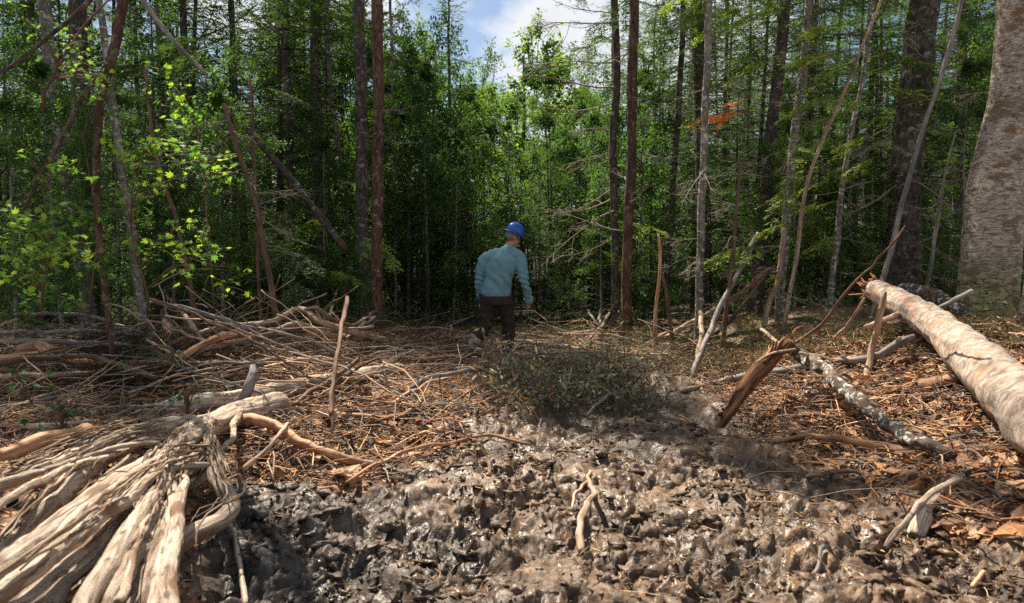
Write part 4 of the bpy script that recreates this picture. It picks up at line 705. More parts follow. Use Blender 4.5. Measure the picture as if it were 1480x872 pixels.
# clods standing proud of the mud
def ico(n):
    import bmesh
    b = bmesh.new(); bmesh.ops.create_icosphere(b, subdivisions=n, radius=1); b.verts.ensure_lookup_table(); v = np.array([x.co[:] for x in b.verts]); f = np.array([[q.index for q in x.verts] for x in b.faces]); b.free(); return v, f
def clods(name, label, sub, n, s0, s1, pw, smooth, seed, wins=None, cols=None):
    V0, F0 = ico(sub); rng = RD(seed); p = np.vstack([region(*w_, rng) for w_ in wins]) if wins else np.vstack([region(300, 565, 1300, 650, n//2, rng), region(300, 600, 1480, 900, n-n//2, rng)]); m = zones(p[:, 0], p[:, 1])[0]*.95+.06
    m = np.where(m > .5, 0, 1) if wins else m
    p = p[(rng.random(len(p)) < m) & (fbm(p[:, 0]*1.6, p[:, 1]*1.6, 79, 3) >  rng.normal(size=len(p))*.12-.02)]; n = len(p); z = ground(p[:, 0], p[:, 1]); s = s0+s1*rng.random(n)**pw; shapes = []
    for k in range(24):
        nn = fbm(V0[:, 0]*2.3+k*5+V0[:, 2], V0[:, 1]*2.3+V0[:, 2]*3.1, 400+k, 3, .7); vv = V0*np.clip(1+1.5*nn, .3, 2)[:, None]
        for c_ in rdir(4, rng): vv = vv-np.outer(np.maximum(vv@c_-.6, 0), c_)
        shapes.append(vv)
    sc = s[:, None]*rng.uniform([.8, .6, .35], [1.8, 1.2, .75], (n, 3)); a = rng.normal(size=n)*.9; v = np.array(shapes)[rng.integers(0, 24, n)]*sc[:, None]; t = rng.normal(size=n)*.4
    v = np.stack([v[..., 0], v[..., 1]*np.cos(t)[:, None]-v[..., 2]*np.sin(t)[:, None], v[..., 1]*np.sin(t)[:, None]+v[..., 2]*np.cos(t)[:, None]], -1)
    v = np.stack([v[..., 0]*np.cos(a)[:, None]-v[..., 1]*np.sin(a)[:, None], v[..., 0]*np.sin(a)[:, None]+v[..., 1]*np.cos(a)[:, None], v[..., 2]], -1)+np.stack([p[:, 0], p[:, 1], z+s*.05], -1)[:, None]
    f = F0[None]+np.arange(n)[:, None, None]*len(V0); lef = (sst(.1, -1.2, p[:, 0])*sst(4.6, 3.4, p[:, 1]))[:, None]; c = np.array([.118, .079, .050])*rng.uniform(.7, 1.2, n)[:, None]; c = c+(np.array([.055, .05, .047])-c)*lef*.75  # clods at the left get the same painted shade and reflected-sky grey
    if cols is not None: c = np.array(cols)[rng.integers(0, len(cols), n)]*rng.uniform(.7, 1.3, n)[:, None]
    mb = MB(); v = v.reshape(-1, 3); mb.add(v, None, f.reshape(-1, 3), v, np.repeat(c, len(V0), 0)); me = mb.mesh(name, M['mud'], smooth); at_ = me.attributes.new('wet', 'FLOAT', 'POINT'); at_.data.foreach_set('value', np.full(len(v), .1 if wins else 1., np.float32)); tag(put(name, me), label, 'mud', None, 'stuff')
clods('mud_clods', 'wet brown clods of churned mud', 2, 7000, .008, .032, 2.6, True, 84)
clods('mud_crumbs', 'small crumbs of wet mud between the clods', 1, 18000, .004, .010, 1.6, True, 85)
clods('soil_chunks', 'lumps of orange-brown torn soil and rotten wood', 2, 0, .014, .060, 2.4, False, 86, [(1040, 530, 1600, 860, 5200), (330, 575, 760, 700, 1500), (-40, 600, 330, 900, 1200)], [(.34, .19, .10), (.22, .12, .07), (.42, .27, .17), (.13, .075, .045), (.30, .15, .07)])
# ------------------------------------------------------------------ the man
man = bpy.data.objects.new('person', None); C.objects.link(man); mg = G(716, 521); mg[2] = float(base(mg[0], mg[1]))+.015; mg[2] -= .035; man.location = mg; man.scale = (1.025,)*3
tag(man, 'man seen from behind, blue hard hat and teal shirt, head bent, stepping over branches', 'person')
def skin_from(mbuild, name, m, voxel, smooth=2, disp=None):
    me = mbuild.mesh(name+'_raw', m); o = bpy.data.objects.new('t', me); C.objects.link(o)
    r = o.modifiers.new('r', 'REMESH'); r.mode = 'VOXEL'; r.voxel_size = voxel; r.use_smooth_shade = True
    if smooth: s_ = o.modifiers.new('s', 'SMOOTH'); s_.iterations = smooth; s_.factor = .5
    dg = bpy.context.evaluated_depsgraph_get(); m2 = bpy.data.meshes.new_from_object(o.evaluated_get(dg)); bpy.data.objects.remove(o); bpy.data.meshes.remove(me); m2.name = name
    v = np.zeros(len(m2.vertices)*3, np.float32); m2.vertices.foreach_get('co', v); v = v.reshape(-1, 3).astype(float)
    if disp is not None:
        nrm = np.zeros(len(m2.vertices)*3, np.float32); m2.vertices.foreach_get('normal', nrm); v2 = v+nrm.reshape(-1, 3)*disp(v)[:, None]; m2.vertices.foreach_set('co', v2.astype(np.float32).ravel())
    for nm_ in ('tc', 'col'):
        if nm_ in m2.attributes: m2.attributes.remove(m2.attributes[nm_])
    a = m2.attributes.new('tc', 'FLOAT_VECTOR', 'POINT'); a.data.foreach_set('vector', v.astype(np.float32).ravel()); a = m2.attributes.new('col', 'FLOAT_COLOR', 'POINT'); a.data.foreach_set('color', np.ones(len(v)*4, np.float32))
    m2.materials.clear(); m2.materials.append(m); m2.polygons.foreach_set('use_smooth', np.ones(len(m2.polygons), bool)); return m2
def loft(mb, secs, sides=20):           # sections (x, y, z, rx, ry, yaw): horizontal ellipses
    V_ = []; th = np.arange(sides)/sides*2*np.pi
    for (x, y, z, rx, ry, yaw) in secs:
        ex, ey = rx*np.cos(th), ry*np.sin(th); V_.append(np.stack([x+ex*math.cos(yaw)-ey*math.sin(yaw), y+ex*math.sin(yaw)+ey*math.cos(yaw), z+0*th], -1))
    n = len(secs); v = np.vstack(V_+[[secs[0][:3]], [secs[-1][:3]]]); i = np.arange(n-1)[:, None]*sides; j = np.arange(sides)[None]; k = (j+1) % sides
    q = np.stack([i+j, i+k, i+sides+k, i+sides+j], -1).reshape(-1, 4); jj = np.arange(sides); kk = (jj+1) % sides; b = (n-1)*sides
    mb.add(v, q, np.vstack([np.stack([kk, jj, np.full(sides, n*sides)], -1), np.stack([b+jj, b+kk, np.full(sides, n*sides+1)], -1)]))
def seg(mb, pts, rad, n=18, sides=14): q = resample(pts, n); tube(mb, q, np.interp(np.linspace(0, 1, n), np.linspace(0, 1, len(rad)), rad), sides)
YAW = -.25                               # turned a little to the right
M['skin'] = simple('skin', (.42, .20, .14), .55, 0, 90, .1, .1, .4, usecol=False); M['hair'] = simple('grey_hair', (.22, .20, .18), .7, 0, 220, .8, .5)
M['shirt'] = simple('teal_cotton_shirt', (.145, .265, .295), .85, 0, 14, .12, .08, .2); M['trousers'] = simple('dark_brown_trousers', (.040, .028, .021), .9, 0, 16, .3, .3, .2)
M['hat'] = simple('blue_hat_plastic', (.006, .085, .33), .32, 0, 0, 0, 0, .5); M['gaiter'] = simple('pale_boot_top', (.30, .23, .19), .85, 0, 30, .4, .35, .2); M['boot'] = simple('dark_muddy_boot', (.045, .034, .028), .75, 0, 30, .4, .5, .3)
LS, LE, LW = np.array([-.135, 0, 1.31]), np.array([-.205, .03, 1.05]), np.array([-.185, .13, .85])
RS_, RE, RW = np.array([.305, -.05, 1.335]), np.array([.365, -.09, 1.055]), np.array([.425, .02, .80])
HD = np.array([.225, .075, 1.60])
Lh, Lk, La, Lt = np.array([-.085, 0, .86]), np.array([-.125, .06, .50]), np.array([-.315, -.13, .165]), np.array([-.37, .03, .04])
Rh, Rk, Ra = np.array([.10, 0, .86]), np.array([.165, .10, .49]), np.array([.16, .05, .10])
b = MB()
loft(b, [(.01, 0, .80, .165, .115, YAW), (.01, 0, .92, .155, .105, YAW), (.04, 0, 1.06, .15, .10, YAW), (.075, 0, 1.2, .18, .11, YAW), (.085, .0, 1.32, .20, .105, YAW), (.10, .01, 1.39, .155, .085, YAW), (.14, .02, 1.43, .08, .07, YAW)])
seg(b, [(.13, .02, 1.36), (.175, .04, 1.45), (.205, .06, 1.53)], [.075, .058, .056])
# head: skull, face, nose, jaw, ears; the face is turned to the right and down
fx, fy = math.sin(.95), math.cos(.95); fwd = np.array([fx, fy*.9, -.42]); fwd /= np.linalg.norm(fwd); upv = np.array([.30, .12, .9]); upv -= fwd*np.dot(upv, fwd); upv /= np.linalg.norm(upv); rt = np.cross(fwd, upv)
def hp(f, r, u): return HD+fwd*f+rt*r+upv*u
def ball(mb, c, rx, ry, rz, axes):
    th, ph = np.meshgrid(np.arange(16)/16*2*np.pi, np.linspace(.02, math.pi-.02, 11)); l = np.stack([rx*np.cos(th)*np.sin(ph), ry*np.sin(th)*np.sin(ph), rz*np.cos(ph)], -1).reshape(-1, 3); v = c+l[:, :1]*axes[0]+l[:, 1:2]*axes[1]+l[:, 2:]*axes[2]
    i = np.arange(10)[:, None]*16; j = np.arange(16)[None]; k = (j+1) % 16; q = np.stack([i+j, i+k, i+16+k, i+16+j], -1).reshape(-1, 4); top = np.arange(16); mb.add(np.vstack([v, v[:16].mean(0), v[-16:].mean(0)]), q[:, ::-1], np.vstack([np.stack([top, np.roll(top, -1), np.full(16, 176)], -1), np.stack([160+np.roll(top, -1), 160+top, np.full(16, 177)], -1)]))
AX = (fwd, rt, upv)
ball(b, hp(-.01, 0, .035), .098, .078, .095, AX); ball(b, hp(.035, 0, -.04), .066, .060, .075, AX); ball(b, hp(.06, 0, -.085), .035, .035, .030, AX); ball(b, hp(.098, 0, -.012), .022, .014, .028, AX)
ball(b, hp(.088, 0, -.052), .016, .024, .010, AX)
for s in (-1, 1): ball(b, hp(-.012, s*.080, -.012), .020, .012, .034, AX); ball(b, hp(.078, s*.03, .018), .012, .016, .009, AX)
seg(b, [LS, LE], [.052, .042]); seg(b, [LE, LW], [.042, .028]); seg(b, [RS_, RE], [.052, .042]); seg(b, [RE, RW], [.042, .028])
for W_, side, d0 in ((LW, 1, np.array([.1, .25, -1.])), (RW, -1, np.array([-.10, .35, -1.]))):
    d0 = d0/np.linalg.norm(d0); pl = W_+d0*.055; ac = np.cross(d0, [1, .2, 0]); ac /= np.linalg.norm(ac); seg(b, [W_-d0*.02, W_+d0*.03, W_+d0*.09], [.027, .034, .032])
    for f_, (o_, l_) in enumerate(((-.030, .068), (-.011, .080), (.010, .076), (.029, .060))):
        p0 = W_+d0*.085+ac*o_; cu = np.array([-side*.0, .5, 0]); seg(b, [p0, p0+d0*l_*.5+cu*.012, p0+d0*l_*.85+cu*.05], [.0105, .0095, .008], 10, 8)
    p0 = W_+d0*.03-ac*.028; seg(b, [p0, p0+d0*.035-ac*.022, p0+d0*.065-ac*.02+np.array([0, .01, 0])], [.013, .0115, .009], 8, 8)
seg(b, [Lh, Lk], [.085, .055]); seg(b, [Lk, La], [.055, .036]); seg(b, [La, La+[-.02, .05, -.09], La+[-.04, .16, -.11]], [.036, .038, .03])
seg(b, [Rh, Rk], [.085, .055]); seg(b, [Rk, Ra], [.055, .036]); seg(b, [Ra, Ra+[.01, .06, -.05], Ra+[.05, .18, -.06]], [.036, .038, .03])
put('body', skin_from(b, 'body', M['skin'], .0075, 1), man)
s_ = MB()
loft(s_, [(.005, 0, .845, .190, .145, YAW), (.008, 0, .89, .198, .150, YAW), (.015, 0, .96, .188, .142, YAW), (.05, 0, 1.1, .188, .134, YAW), (.075, 0, 1.22, .222, .138, YAW), (.085, 0, 1.31, .226, .126, YAW), (.10, .01, 1.38, .18, .105, YAW), (.135, .02, 1.435, .105, .088, YAW), (.16, .03, 1.475, .07, .072, YAW)], 28)
seg(s_, [LS+[.10, 0, .02], LS, LE, LW, LW+(LW-LE)*.06], [.070, .076, .058, .052, .046], 30); seg(s_, [RS_+[-.09, 0, .03], RS_, RE, RW, RW+(RW-RE)*.06], [.070, .078, .060, .053, .046], 30); seg(s_, [(.14, .02, 1.40), (.0, .01, 1.375), LS+[.02, 0, .01]], [.07, .07, .066], 12); seg(s_, [(.18, .02, 1.41), (.25, .0, 1.39), RS_], [.07, .066, .068], 12)
def folds(v):
    d = .015*fbm(v[:, 0]*16+v[:, 2]*7, v[:, 2]*5-v[:, 0]*2, 501, 3)+.007*fbm(v[:, 0]*34, v[:, 2]*9, 505, 2); low = sst(1.0, .88, v[:, 2])*(np.abs(v[:, 0]) < .22)
    arm = np.minimum(np.linalg.norm((v-RE), axis=1), np.linalg.norm((v-LE), axis=1)); d = d+.012*np.exp(-(arm/.1)**2)*np.sin(v[:, 2]*95+v[:, 0]*30)
    dg_ = v[:, 0]*.75+v[:, 2]*.6; return d+.009*np.sin(dg_*52+3*fbm(v[:, 0]*5, v[:, 2]*5, 9))*sst(1.28, 1.0, v[:, 2])*(1-low*.6)+.004+0*v[:, 0]
sh_ = put('shirt', skin_from(s_, 'shirt', M['shirt'], .0095, 3, lambda v: folds(v)*sst(.83, .90, v[:, 2])), man)
cm = MB(); loft(cm, [(.165, .035, 1.455, .075, .073, YAW), (.172, .04, 1.475, .072, .07, YAW), (.18, .045, 1.50, .064, .062, YAW)], 20); put('collar', cm.mesh('collar', M['shirt']), man)
for W_, E_ in ((LW, LE), (RW, RE)): cf = MB(); d0 = (W_-E_)/np.linalg.norm(W_-E_); seg(cf, [W_-d0*.02, W_+d0*.045], [.060, .052], 4, 16); put('cuff', cf.mesh('cuff', M['shirt']), man)
t_ = MB()
loft(t_, [(.005, 0, .74, .195, .135, YAW), (.005, 0, .80, .198, .142, YAW), (.005, 0, .87, .188, .14, YAW), (.005, 0, .905, .178, .132, YAW)], 24)
seg(t_, [Lh, Lk, Lk+(La-Lk)*.62], [.122, .098, .078], 26, 16); seg(t_, [Rh, Rk, Rk+(Ra-Rk)*.55, Rk+(Ra-Rk)*.86], [.122, .10, .085, .080], 26, 16)
put('trousers', skin_from(t_, 'trousers', M['trousers'], .013, 2, lambda v: .016*fbm(v[:, 0]*10, v[:, 2]*14, 520, 3)+.008*np.sin(v[:, 2]*46+v[:, 0]*18)*sst(.6, .45, v[:, 2])), man)
bl_ = MB(); loft(bl_, [(.005, 0, .862, .192, .145, YAW), (.005, 0, .895, .188, .142, YAW)], 24); put('belt', bl_.mesh('belt', M['boot']), man)
for kx, (K_, A_, mt) in enumerate(((Lk, La, M['gaiter']), (Rk, Ra, M['boot']))):
    t1 = MB(); seg(t1, [K_+(A_-K_)*.52, K_+(A_-K_)*.8, A_], [.078, .074, .062], 14, 14); bt = put('boot', skin_from(t1, 'boot_shaft', mt, .012, 1, lambda v: .014*fbm(v[:, 0]*14, v[:, 2]*22, 530, 3)), man)
    t2 = MB(); up = A_+np.array([0, 0, .03]); toe = np.array([-.02, .19, -.115]) if kx == 0 else np.array([.05, .20, -.055]); seg(t2, [up, A_+[0, -.025, -.05], A_+toe*.5+[0, 0, -.03], A_+toe], [.058, .058, .052, .040], 16, 14); put('foot', skin_from(t2, 'boot_foot', M['boot'], .012, 1), bt)
    t3 = MB(); seg(t3, [A_+[0, -.055, -.085 if kx == 0 else -.075], A_+toe*.5+[0, 0, -.075 if kx == 0 else -.07], A_+toe*1.08+[0, 0, -.03]], [.036, .042, .032], 10, 10); put('sole', t3.mesh('sole', M['boot']), bt)
# hair below the hat, hard hat with ridge and brim
h_ = MB(); ball(h_, hp(-.02, 0, .02), .098, .084, .085, AX); hm = h_.mesh('hair', M['hair']); put('hair', hm, man)
hat = bpy.data.objects.new('hard_hat', None); C.objects.link(hat); hat.parent = man
def shell(mb, prof, su=1.12, ridge=0.):
    n = 32; th = np.arange(n)/n*2*np.pi; V_ = []
    for (r, h) in prof:
        k = 1+ridge*np.exp(-(np.sin(th)/.16)**2)*(r < .125); V_.append(hp(0, 0, .045)+upv*(h*(1+0*th))[:, None]*1.0*k[:, None]+fwd*(r*su*np.cos(th))[:, None]+rt*(r*np.sin(th))[:, None])
    m_ = len(prof); i = np.arange(m_-1)[:, None]*n; j = np.arange(n)[None]; k = (j+1) % n; mb.add(np.vstack(V_), np.stack([i+j, i+k, i+n+k, i+n+j], -1).reshape(-1, 4))
hb = MB(); shell(hb, [(.108, .0), (.112, .002), (.112, .02), (.110, .05), (.100, .085), (.082, .112), (.055, .132), (.025, .142), (.001, .144)], ridge=.06); put('shell', hb.mesh('hat_shell', M['hat']), hat)
hb = MB(); shell(hb, [(.100, .004), (.128, -.006), (.138, -.014), (.139, -.019), (.134, -.018), (.100, -.006)], 1.2); put('brim', hb.mesh('hat_brim', M['hat']), hat)
hb = MB(); tube(hb, [hp(-.12*math.cos(a)*1.0, 0, .045+.148*math.sin(a)) for a in np.linspace(.35, 2.9, 16)], .011, 8, flat=1.3); put('ridge', hb.mesh('hat_ridge', M['hat']), hat)
# ------------------------------------------------------------------ near maple saplings, every leaf a part
def maple_leaf(seed, col):
    rng = np.random.default_rng(seed); a = np.radians([-90, -40, -28, 5, 18, 52, 66, 90, 114, 128, 162, 175, 208, 220]); r = np.array([.12, .42, .24, .62, .36, .72, .42, 1., .42, .72, .36, .62, .24, .42])*rng.uniform(.88, 1.1, 14)
    x, y = r*np.cos(a), r*np.sin(a)+.1; z = -.12*(x*x+y*y)+.10*np.abs(x)+rng.normal(size=14)*.03; v = np.vstack([np.stack([x, y, z], -1), [[0, .1, 0]]]); i = np.arange(14); t = np.stack([i, (i+1) % 14, np.full(14, 14)], -1)
    mb = MB(); mb.add(v, None, t, None, col); mb.add([[.012, -.0, 0], [-.012, 0, 0], [-.008, -.7, .12], [.008, -.7, .12]], [[0, 1, 2, 3]], None, None, [.18, .10, .05]); return mb.mesh('maple_leaf', M['maple'])
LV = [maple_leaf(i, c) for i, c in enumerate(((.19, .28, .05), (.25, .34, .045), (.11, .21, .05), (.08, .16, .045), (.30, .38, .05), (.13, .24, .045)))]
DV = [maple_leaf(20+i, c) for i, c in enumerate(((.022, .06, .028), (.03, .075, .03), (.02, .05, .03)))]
def maple(stempx, depth, n, label, leaves, wins, seed, size=.058, cat='sapling'):
    rng = RD(seed); B = P(stempx[0][0], stempx[0][1], depth); B[2] = min(B[2], float(base(B[0], B[1]))+.02); root = bpy.data.objects.new('maple_sapling', None); C.objects.link(root); root.location = B; tag(root, label, cat)
    q = resample(np.array([P(x, y, depth) for x, y in stempx])-B, 24); q[0][2] -= .1; mb = MB(); tube(mb, q, .012*np.linspace(1, .3, 24), 7, .1); put('stem', mb.mesh('sapling_stem', M['brownstick']), root)
    tw = MB(); tot = sum(w_[4] for w_ in wins); 
    for (x0, y0, x1, y1, wt) in wins:
        c = P((x0+x1)/2, (y0+y1)/2, depth)-B; ext = np.array([(x1-x0)/2/FPX*depth, .35, (y1-y0)/2/FPX*depth]); k0 = int(np.argmin(np.linalg.norm(q-c-[0, 0, -.2], axis=1))); p0 = q[k0]
        for b_ in range(5):
            e = c+rng.uniform(-.8, .8, 3)*ext; mid = (p0+e)/2+[0, 0, .08]; path_ = resample([p0, mid, e], 8); tube(tw, path_, .005*np.linspace(1, .4, 8), 4, col=[.12, .08, .05])
            for k in range(int(n*wt/tot/5)):
                u = rng.uniform(.35, 1.02); p = p0*(1-u)**2+2*mid*u*(1-u)+e*u*u+rng.normal(size=3)*[.07, .07, .05]; s = size*rng.uniform(.6, 1.25)
                put('leaf', leaves[int(rng.integers(0, len(leaves)))], root, p, (rng.normal()*.55-.25, rng.normal()*.55, rng.random()*6.28), (s, s, s))
    if tw.n: put('twigs', tw.mesh('sapling_twigs', M['twigs']), root)['kind'] = 'stuff'
    return root
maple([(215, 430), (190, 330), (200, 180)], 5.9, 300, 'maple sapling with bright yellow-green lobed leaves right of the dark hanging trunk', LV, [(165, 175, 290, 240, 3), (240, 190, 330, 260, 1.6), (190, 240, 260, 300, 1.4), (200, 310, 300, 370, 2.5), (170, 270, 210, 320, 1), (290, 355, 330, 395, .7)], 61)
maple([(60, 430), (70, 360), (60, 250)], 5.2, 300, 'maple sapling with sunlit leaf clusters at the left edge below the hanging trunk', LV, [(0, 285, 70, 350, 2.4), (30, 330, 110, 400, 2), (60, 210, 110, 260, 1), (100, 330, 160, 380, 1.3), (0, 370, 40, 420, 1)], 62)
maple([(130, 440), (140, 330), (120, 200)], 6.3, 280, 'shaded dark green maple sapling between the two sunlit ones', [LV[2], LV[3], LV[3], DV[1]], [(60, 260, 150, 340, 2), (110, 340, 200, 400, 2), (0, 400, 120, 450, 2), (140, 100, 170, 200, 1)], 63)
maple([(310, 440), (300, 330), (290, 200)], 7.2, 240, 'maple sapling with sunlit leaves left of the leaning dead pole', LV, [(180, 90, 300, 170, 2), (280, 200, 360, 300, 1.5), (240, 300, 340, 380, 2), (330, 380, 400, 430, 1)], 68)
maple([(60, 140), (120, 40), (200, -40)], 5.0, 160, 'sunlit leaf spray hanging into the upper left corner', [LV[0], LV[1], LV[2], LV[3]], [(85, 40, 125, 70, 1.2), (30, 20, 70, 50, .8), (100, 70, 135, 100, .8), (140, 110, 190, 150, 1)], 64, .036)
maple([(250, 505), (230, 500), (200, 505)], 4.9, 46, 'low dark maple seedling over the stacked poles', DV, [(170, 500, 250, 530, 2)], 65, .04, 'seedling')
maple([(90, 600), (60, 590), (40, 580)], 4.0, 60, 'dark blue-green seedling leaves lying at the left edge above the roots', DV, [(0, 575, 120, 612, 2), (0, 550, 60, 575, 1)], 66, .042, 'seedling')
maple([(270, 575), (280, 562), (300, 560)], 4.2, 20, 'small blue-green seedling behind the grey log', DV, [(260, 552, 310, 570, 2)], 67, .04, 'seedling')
# dark branches crossing the upper left
for pts, lab in (([(-20, 118, 0, 4.6), (60, 62, 0, 4.7), (130, 0, 0, 4.8), (170, -40, 0, 4.8)], 'dark thin branch crossing the upper left corner'), ([(20, 330, 0, 5.3), (60, 250, 0, 5.35), (110, 160, 0, 5.4), (155, 90, 0, 5.4)], 'thin dark branch joining the hanging trunk from below left')):
    wood('branch', pts, 5, 8, M['spruce'], lab, 'branch', None, None, 8, 30, .1, .03, 5)
wood('pole', [(205, 0, 0, 8.2), (250, 58, 0, 8.2), (300, 110, 0, 8.4)], 7, 5, M['greystick'], 'pale snapped pole hanging in the foliage at the top left', 'pole', None, None, 8, 20, .05, .01, 6)
# orange dead spray and yellow-green sprays on the right
def spray(seed, L_, n, cols, width=.5, droop=.25, mat_='needles', name='spray', bl=.05):
    rng = RD(seed); mb = MB(); t = np.linspace(0, 1, 8); p = np.stack([t*L_, 0*t, -droop*L_*t*t], -1); tube(mb, p, .006*(1.1-t), 4, col=[.14, .10, .07]); pos = []; d = []
    for k in range(n):
        u = rng.uniform(.1, 1); s = rng.choice([-1, 1]); q = np.array([u*L_, 0, -droop*L_*u*u]); l = width*L_*(1-u*.8)*rng.uniform(.5, 1.1); dr = np.array([.8, s*.75, rng.normal()*.15-.15]); dr /= np.linalg.norm(dr); m_ = max(3, int(l/.028)); uu = (np.arange(m_)+.5)/m_
        b_ = q+dr*l*uu[:, None]; b_[:, 2] -= .3*l*uu**2
        for s2 in (-1, 1): pos.append(b_); d.append(dr*.7+np.cross(dr, [0, 0, 1])*s2*.8+rng.normal(size=(m_, 3))*.15)
    pos = np.concatenate(pos); d = np.concatenate(d); k = len(pos); nr = rng.normal(size=(k, 3))*.35+[0, 0, 1]; ln = rng.uniform(.6, 1.3, k)*bl; c = np.array(cols)[rng.integers(0, len(cols), k)]*rng.uniform(.7, 1.3, k)[:, None]; blades(mb, pos, d, nr, ln, ln*.3, c); return mb.mesh(name, M[mat_])
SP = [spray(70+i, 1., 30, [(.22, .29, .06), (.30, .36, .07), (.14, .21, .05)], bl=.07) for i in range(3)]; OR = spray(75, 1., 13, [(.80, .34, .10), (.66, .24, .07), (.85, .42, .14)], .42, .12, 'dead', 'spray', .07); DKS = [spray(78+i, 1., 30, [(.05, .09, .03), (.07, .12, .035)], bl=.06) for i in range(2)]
def bough(px, py, depth, label, n, seed, meshes, spread=(40, 30), s=(.5, .9), a0=3.1, cat='conifer bough'):
    rng = RD(seed); c = P(px, py, depth); root = bpy.data.objects.new('bough', None); C.objects.link(root); root.location = c; tag(root, label, cat)
    for k in range(n):
        off = np.array([rng.normal()*spread[0]/FPX*depth, rng.normal()*.3, rng.normal()*spread[1]/FPX*depth]); sc = rng.uniform(*s); put('spray', meshes[int(rng.integers(0, len(meshes)))], root, off, (rng.normal()*.15, rng.uniform(0, .35), a0+rng.normal()*.7), (sc, sc, sc))
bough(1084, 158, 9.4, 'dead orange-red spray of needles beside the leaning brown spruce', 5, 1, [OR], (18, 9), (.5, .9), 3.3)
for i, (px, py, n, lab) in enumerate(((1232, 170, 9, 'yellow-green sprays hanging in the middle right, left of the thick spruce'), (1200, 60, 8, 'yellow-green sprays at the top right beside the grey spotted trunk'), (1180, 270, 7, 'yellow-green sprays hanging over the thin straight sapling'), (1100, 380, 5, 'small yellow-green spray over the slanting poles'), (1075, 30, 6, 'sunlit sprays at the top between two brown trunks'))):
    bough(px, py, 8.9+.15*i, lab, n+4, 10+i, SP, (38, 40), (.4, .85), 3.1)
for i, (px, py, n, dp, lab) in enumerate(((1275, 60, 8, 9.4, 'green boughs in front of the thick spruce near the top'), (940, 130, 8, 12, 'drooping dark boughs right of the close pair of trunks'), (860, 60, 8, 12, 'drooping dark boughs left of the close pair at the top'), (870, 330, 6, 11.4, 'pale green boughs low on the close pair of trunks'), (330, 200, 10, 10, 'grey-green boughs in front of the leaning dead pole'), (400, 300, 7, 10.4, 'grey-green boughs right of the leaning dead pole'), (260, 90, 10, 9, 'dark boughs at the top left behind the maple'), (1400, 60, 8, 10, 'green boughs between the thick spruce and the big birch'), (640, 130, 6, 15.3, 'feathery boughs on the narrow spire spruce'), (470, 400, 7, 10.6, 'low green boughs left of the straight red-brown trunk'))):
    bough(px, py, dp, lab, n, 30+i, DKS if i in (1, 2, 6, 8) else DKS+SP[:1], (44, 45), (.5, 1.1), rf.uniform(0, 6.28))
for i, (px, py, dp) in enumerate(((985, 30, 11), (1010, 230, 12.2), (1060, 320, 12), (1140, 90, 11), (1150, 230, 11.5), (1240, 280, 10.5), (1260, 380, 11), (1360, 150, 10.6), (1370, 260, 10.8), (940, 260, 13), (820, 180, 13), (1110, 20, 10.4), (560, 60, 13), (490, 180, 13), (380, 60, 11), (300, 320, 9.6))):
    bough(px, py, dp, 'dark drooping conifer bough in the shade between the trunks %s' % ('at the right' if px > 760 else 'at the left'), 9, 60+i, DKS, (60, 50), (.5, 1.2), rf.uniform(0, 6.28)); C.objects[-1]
for o in list(C.objects):
    if o.get('category') == 'conifer bough' and str(o.get('label')).startswith('dark drooping conifer'): o['group'] = 'drooping boughs '+('at the right' if 'right' in o['label'] else 'at the left')
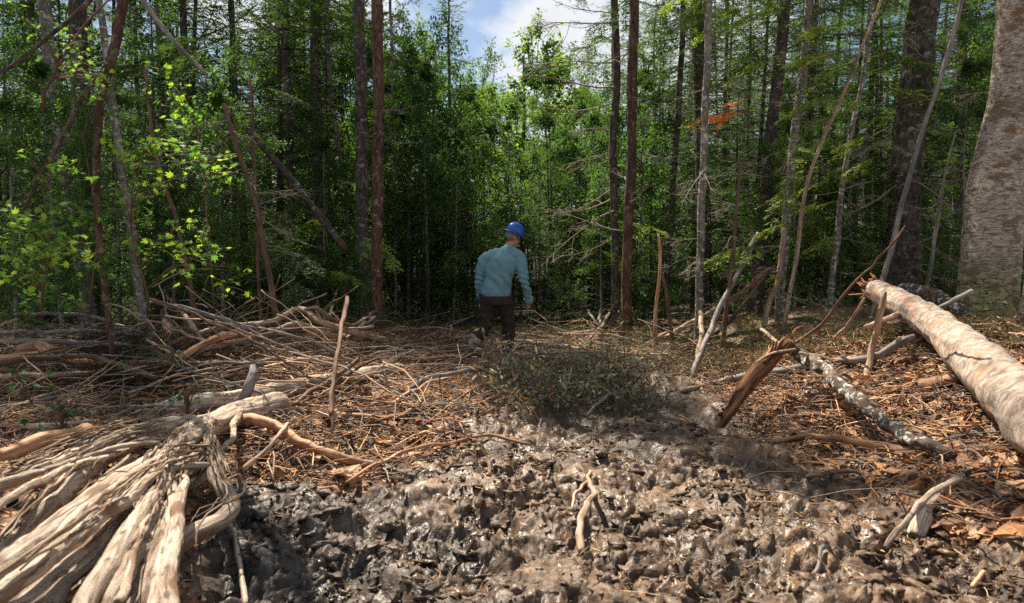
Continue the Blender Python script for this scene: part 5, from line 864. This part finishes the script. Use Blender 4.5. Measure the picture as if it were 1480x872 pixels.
# grey-green brush heap in front of the man, and low greenery
def brush(name, label, win, n, rng, col, h, leafn, lcol, cat='brush', big=1.):
    p = region(*win, n, rng); z = ground(p[:, 0], p[:, 1]); o_ = np.stack([p[:, 0], p[:, 1], z], -1); d = rng.normal(size=(n, 3)); d[:, 2] = np.abs(d[:, 2])*.5+.1; d /= np.linalg.norm(d, axis=1)[:, None]; l = rng.uniform(.12, .5, n)*(1+(big-1)*.5); mb = MB()
    c = np.array(col)[rng.integers(0, len(col), n)]*rng.uniform(.6, 1.3, n)[:, None]; hh = h*rng.random(n)**1.5; A = o_+np.stack([0*hh, 0*hh, hh], -1); Bv = A+d*l[:, None]; many_tubes(mb, A, Bv, rng.normal(size=(n, 3))*.05, rng.uniform(.0015, .004, n)*big, np.full(n, .001), c)
    i = rng.integers(0, n, leafn); u = rng.random(leafn)[:, None]; q = A[i]*(1-u)+Bv[i]*u+rng.normal(size=(leafn, 3))*.025; ln = rng.uniform(.025, .065, leafn)*(1+(big-1)*.4); lc = np.array(lcol)[rng.integers(0, len(lcol), leafn)]*rng.uniform(.6, 1.4, leafn)[:, None]
    blades(mb, q, rdir(leafn, rng), rdir(leafn, rng), ln, ln*.35, lc); tag(put(name, mb.mesh(name, M['dead'])), label, cat, None, 'stuff')
brush('brush_heap', 'grey-green heap of fine brush in front of the man', (715, 538, 930, 590), 420, RD(90), [(.24, .20, .15), (.12, .10, .07)], .07, 3600, [(.20, .22, .12), (.30, .29, .20), (.13, .16, .08), (.34, .30, .22)], big=2.)
brush('dark_brush', 'tangle of fine dark root hairs in the left pile', (120, 520, 280, 580), 1500, RD(91), [(.10, .065, .045), (.06, .04, .03)], .28, 300, [(.05, .07, .03)])
brush('fir_slash', 'cut fir twigs with dull green needles among the brush pile', (240, 440, 560, 545), 900, RD(92), [(.14, .10, .07)], .35, 5000, [(.06, .09, .035), (.12, .12, .06), (.09, .12, .04)])
brush('hollow_brush', 'dark fine brush and needles around the wet hollow', (900, 520, 1090, 560), 300, RD(93), [(.10, .075, .055), (.17, .13, .10)], .10, 1500, [(.08, .075, .05), (.13, .11, .08)])
brush('moss_patch', 'patches of grass and moss on the bank at the right', (880, 488, 1500, 520), 500, RD(94), [(.14, .11, .06)], .05, 7000, [(.10, .12, .03), (.14, .14, .05), (.2, .14, .08)])
brush('edge_brush', 'low leafy tangle along the forest edge', (-40, 440, 1520, 476), 2600, RD(95), [(.08, .06, .045), (.15, .12, .09)], .5, 16000, [(.04, .08, .025), (.06, .11, .03), (.10, .13, .05), (.05, .05, .03)])
# put the origin of each built-in-place thing at its own base
for r_ in (rm, fl, bs, lb):
    pts = [np.array(v.co) for ch in r_.children if ch.type == 'MESH' for v in ch.data.vertices[:1]]; b0 = np.mean(pts, 0); b0[2] = float(base(b0[0], b0[1])); r_.location = b0
    for ch in r_.children: ch.location = Vector(ch.location)-Vector(b0)
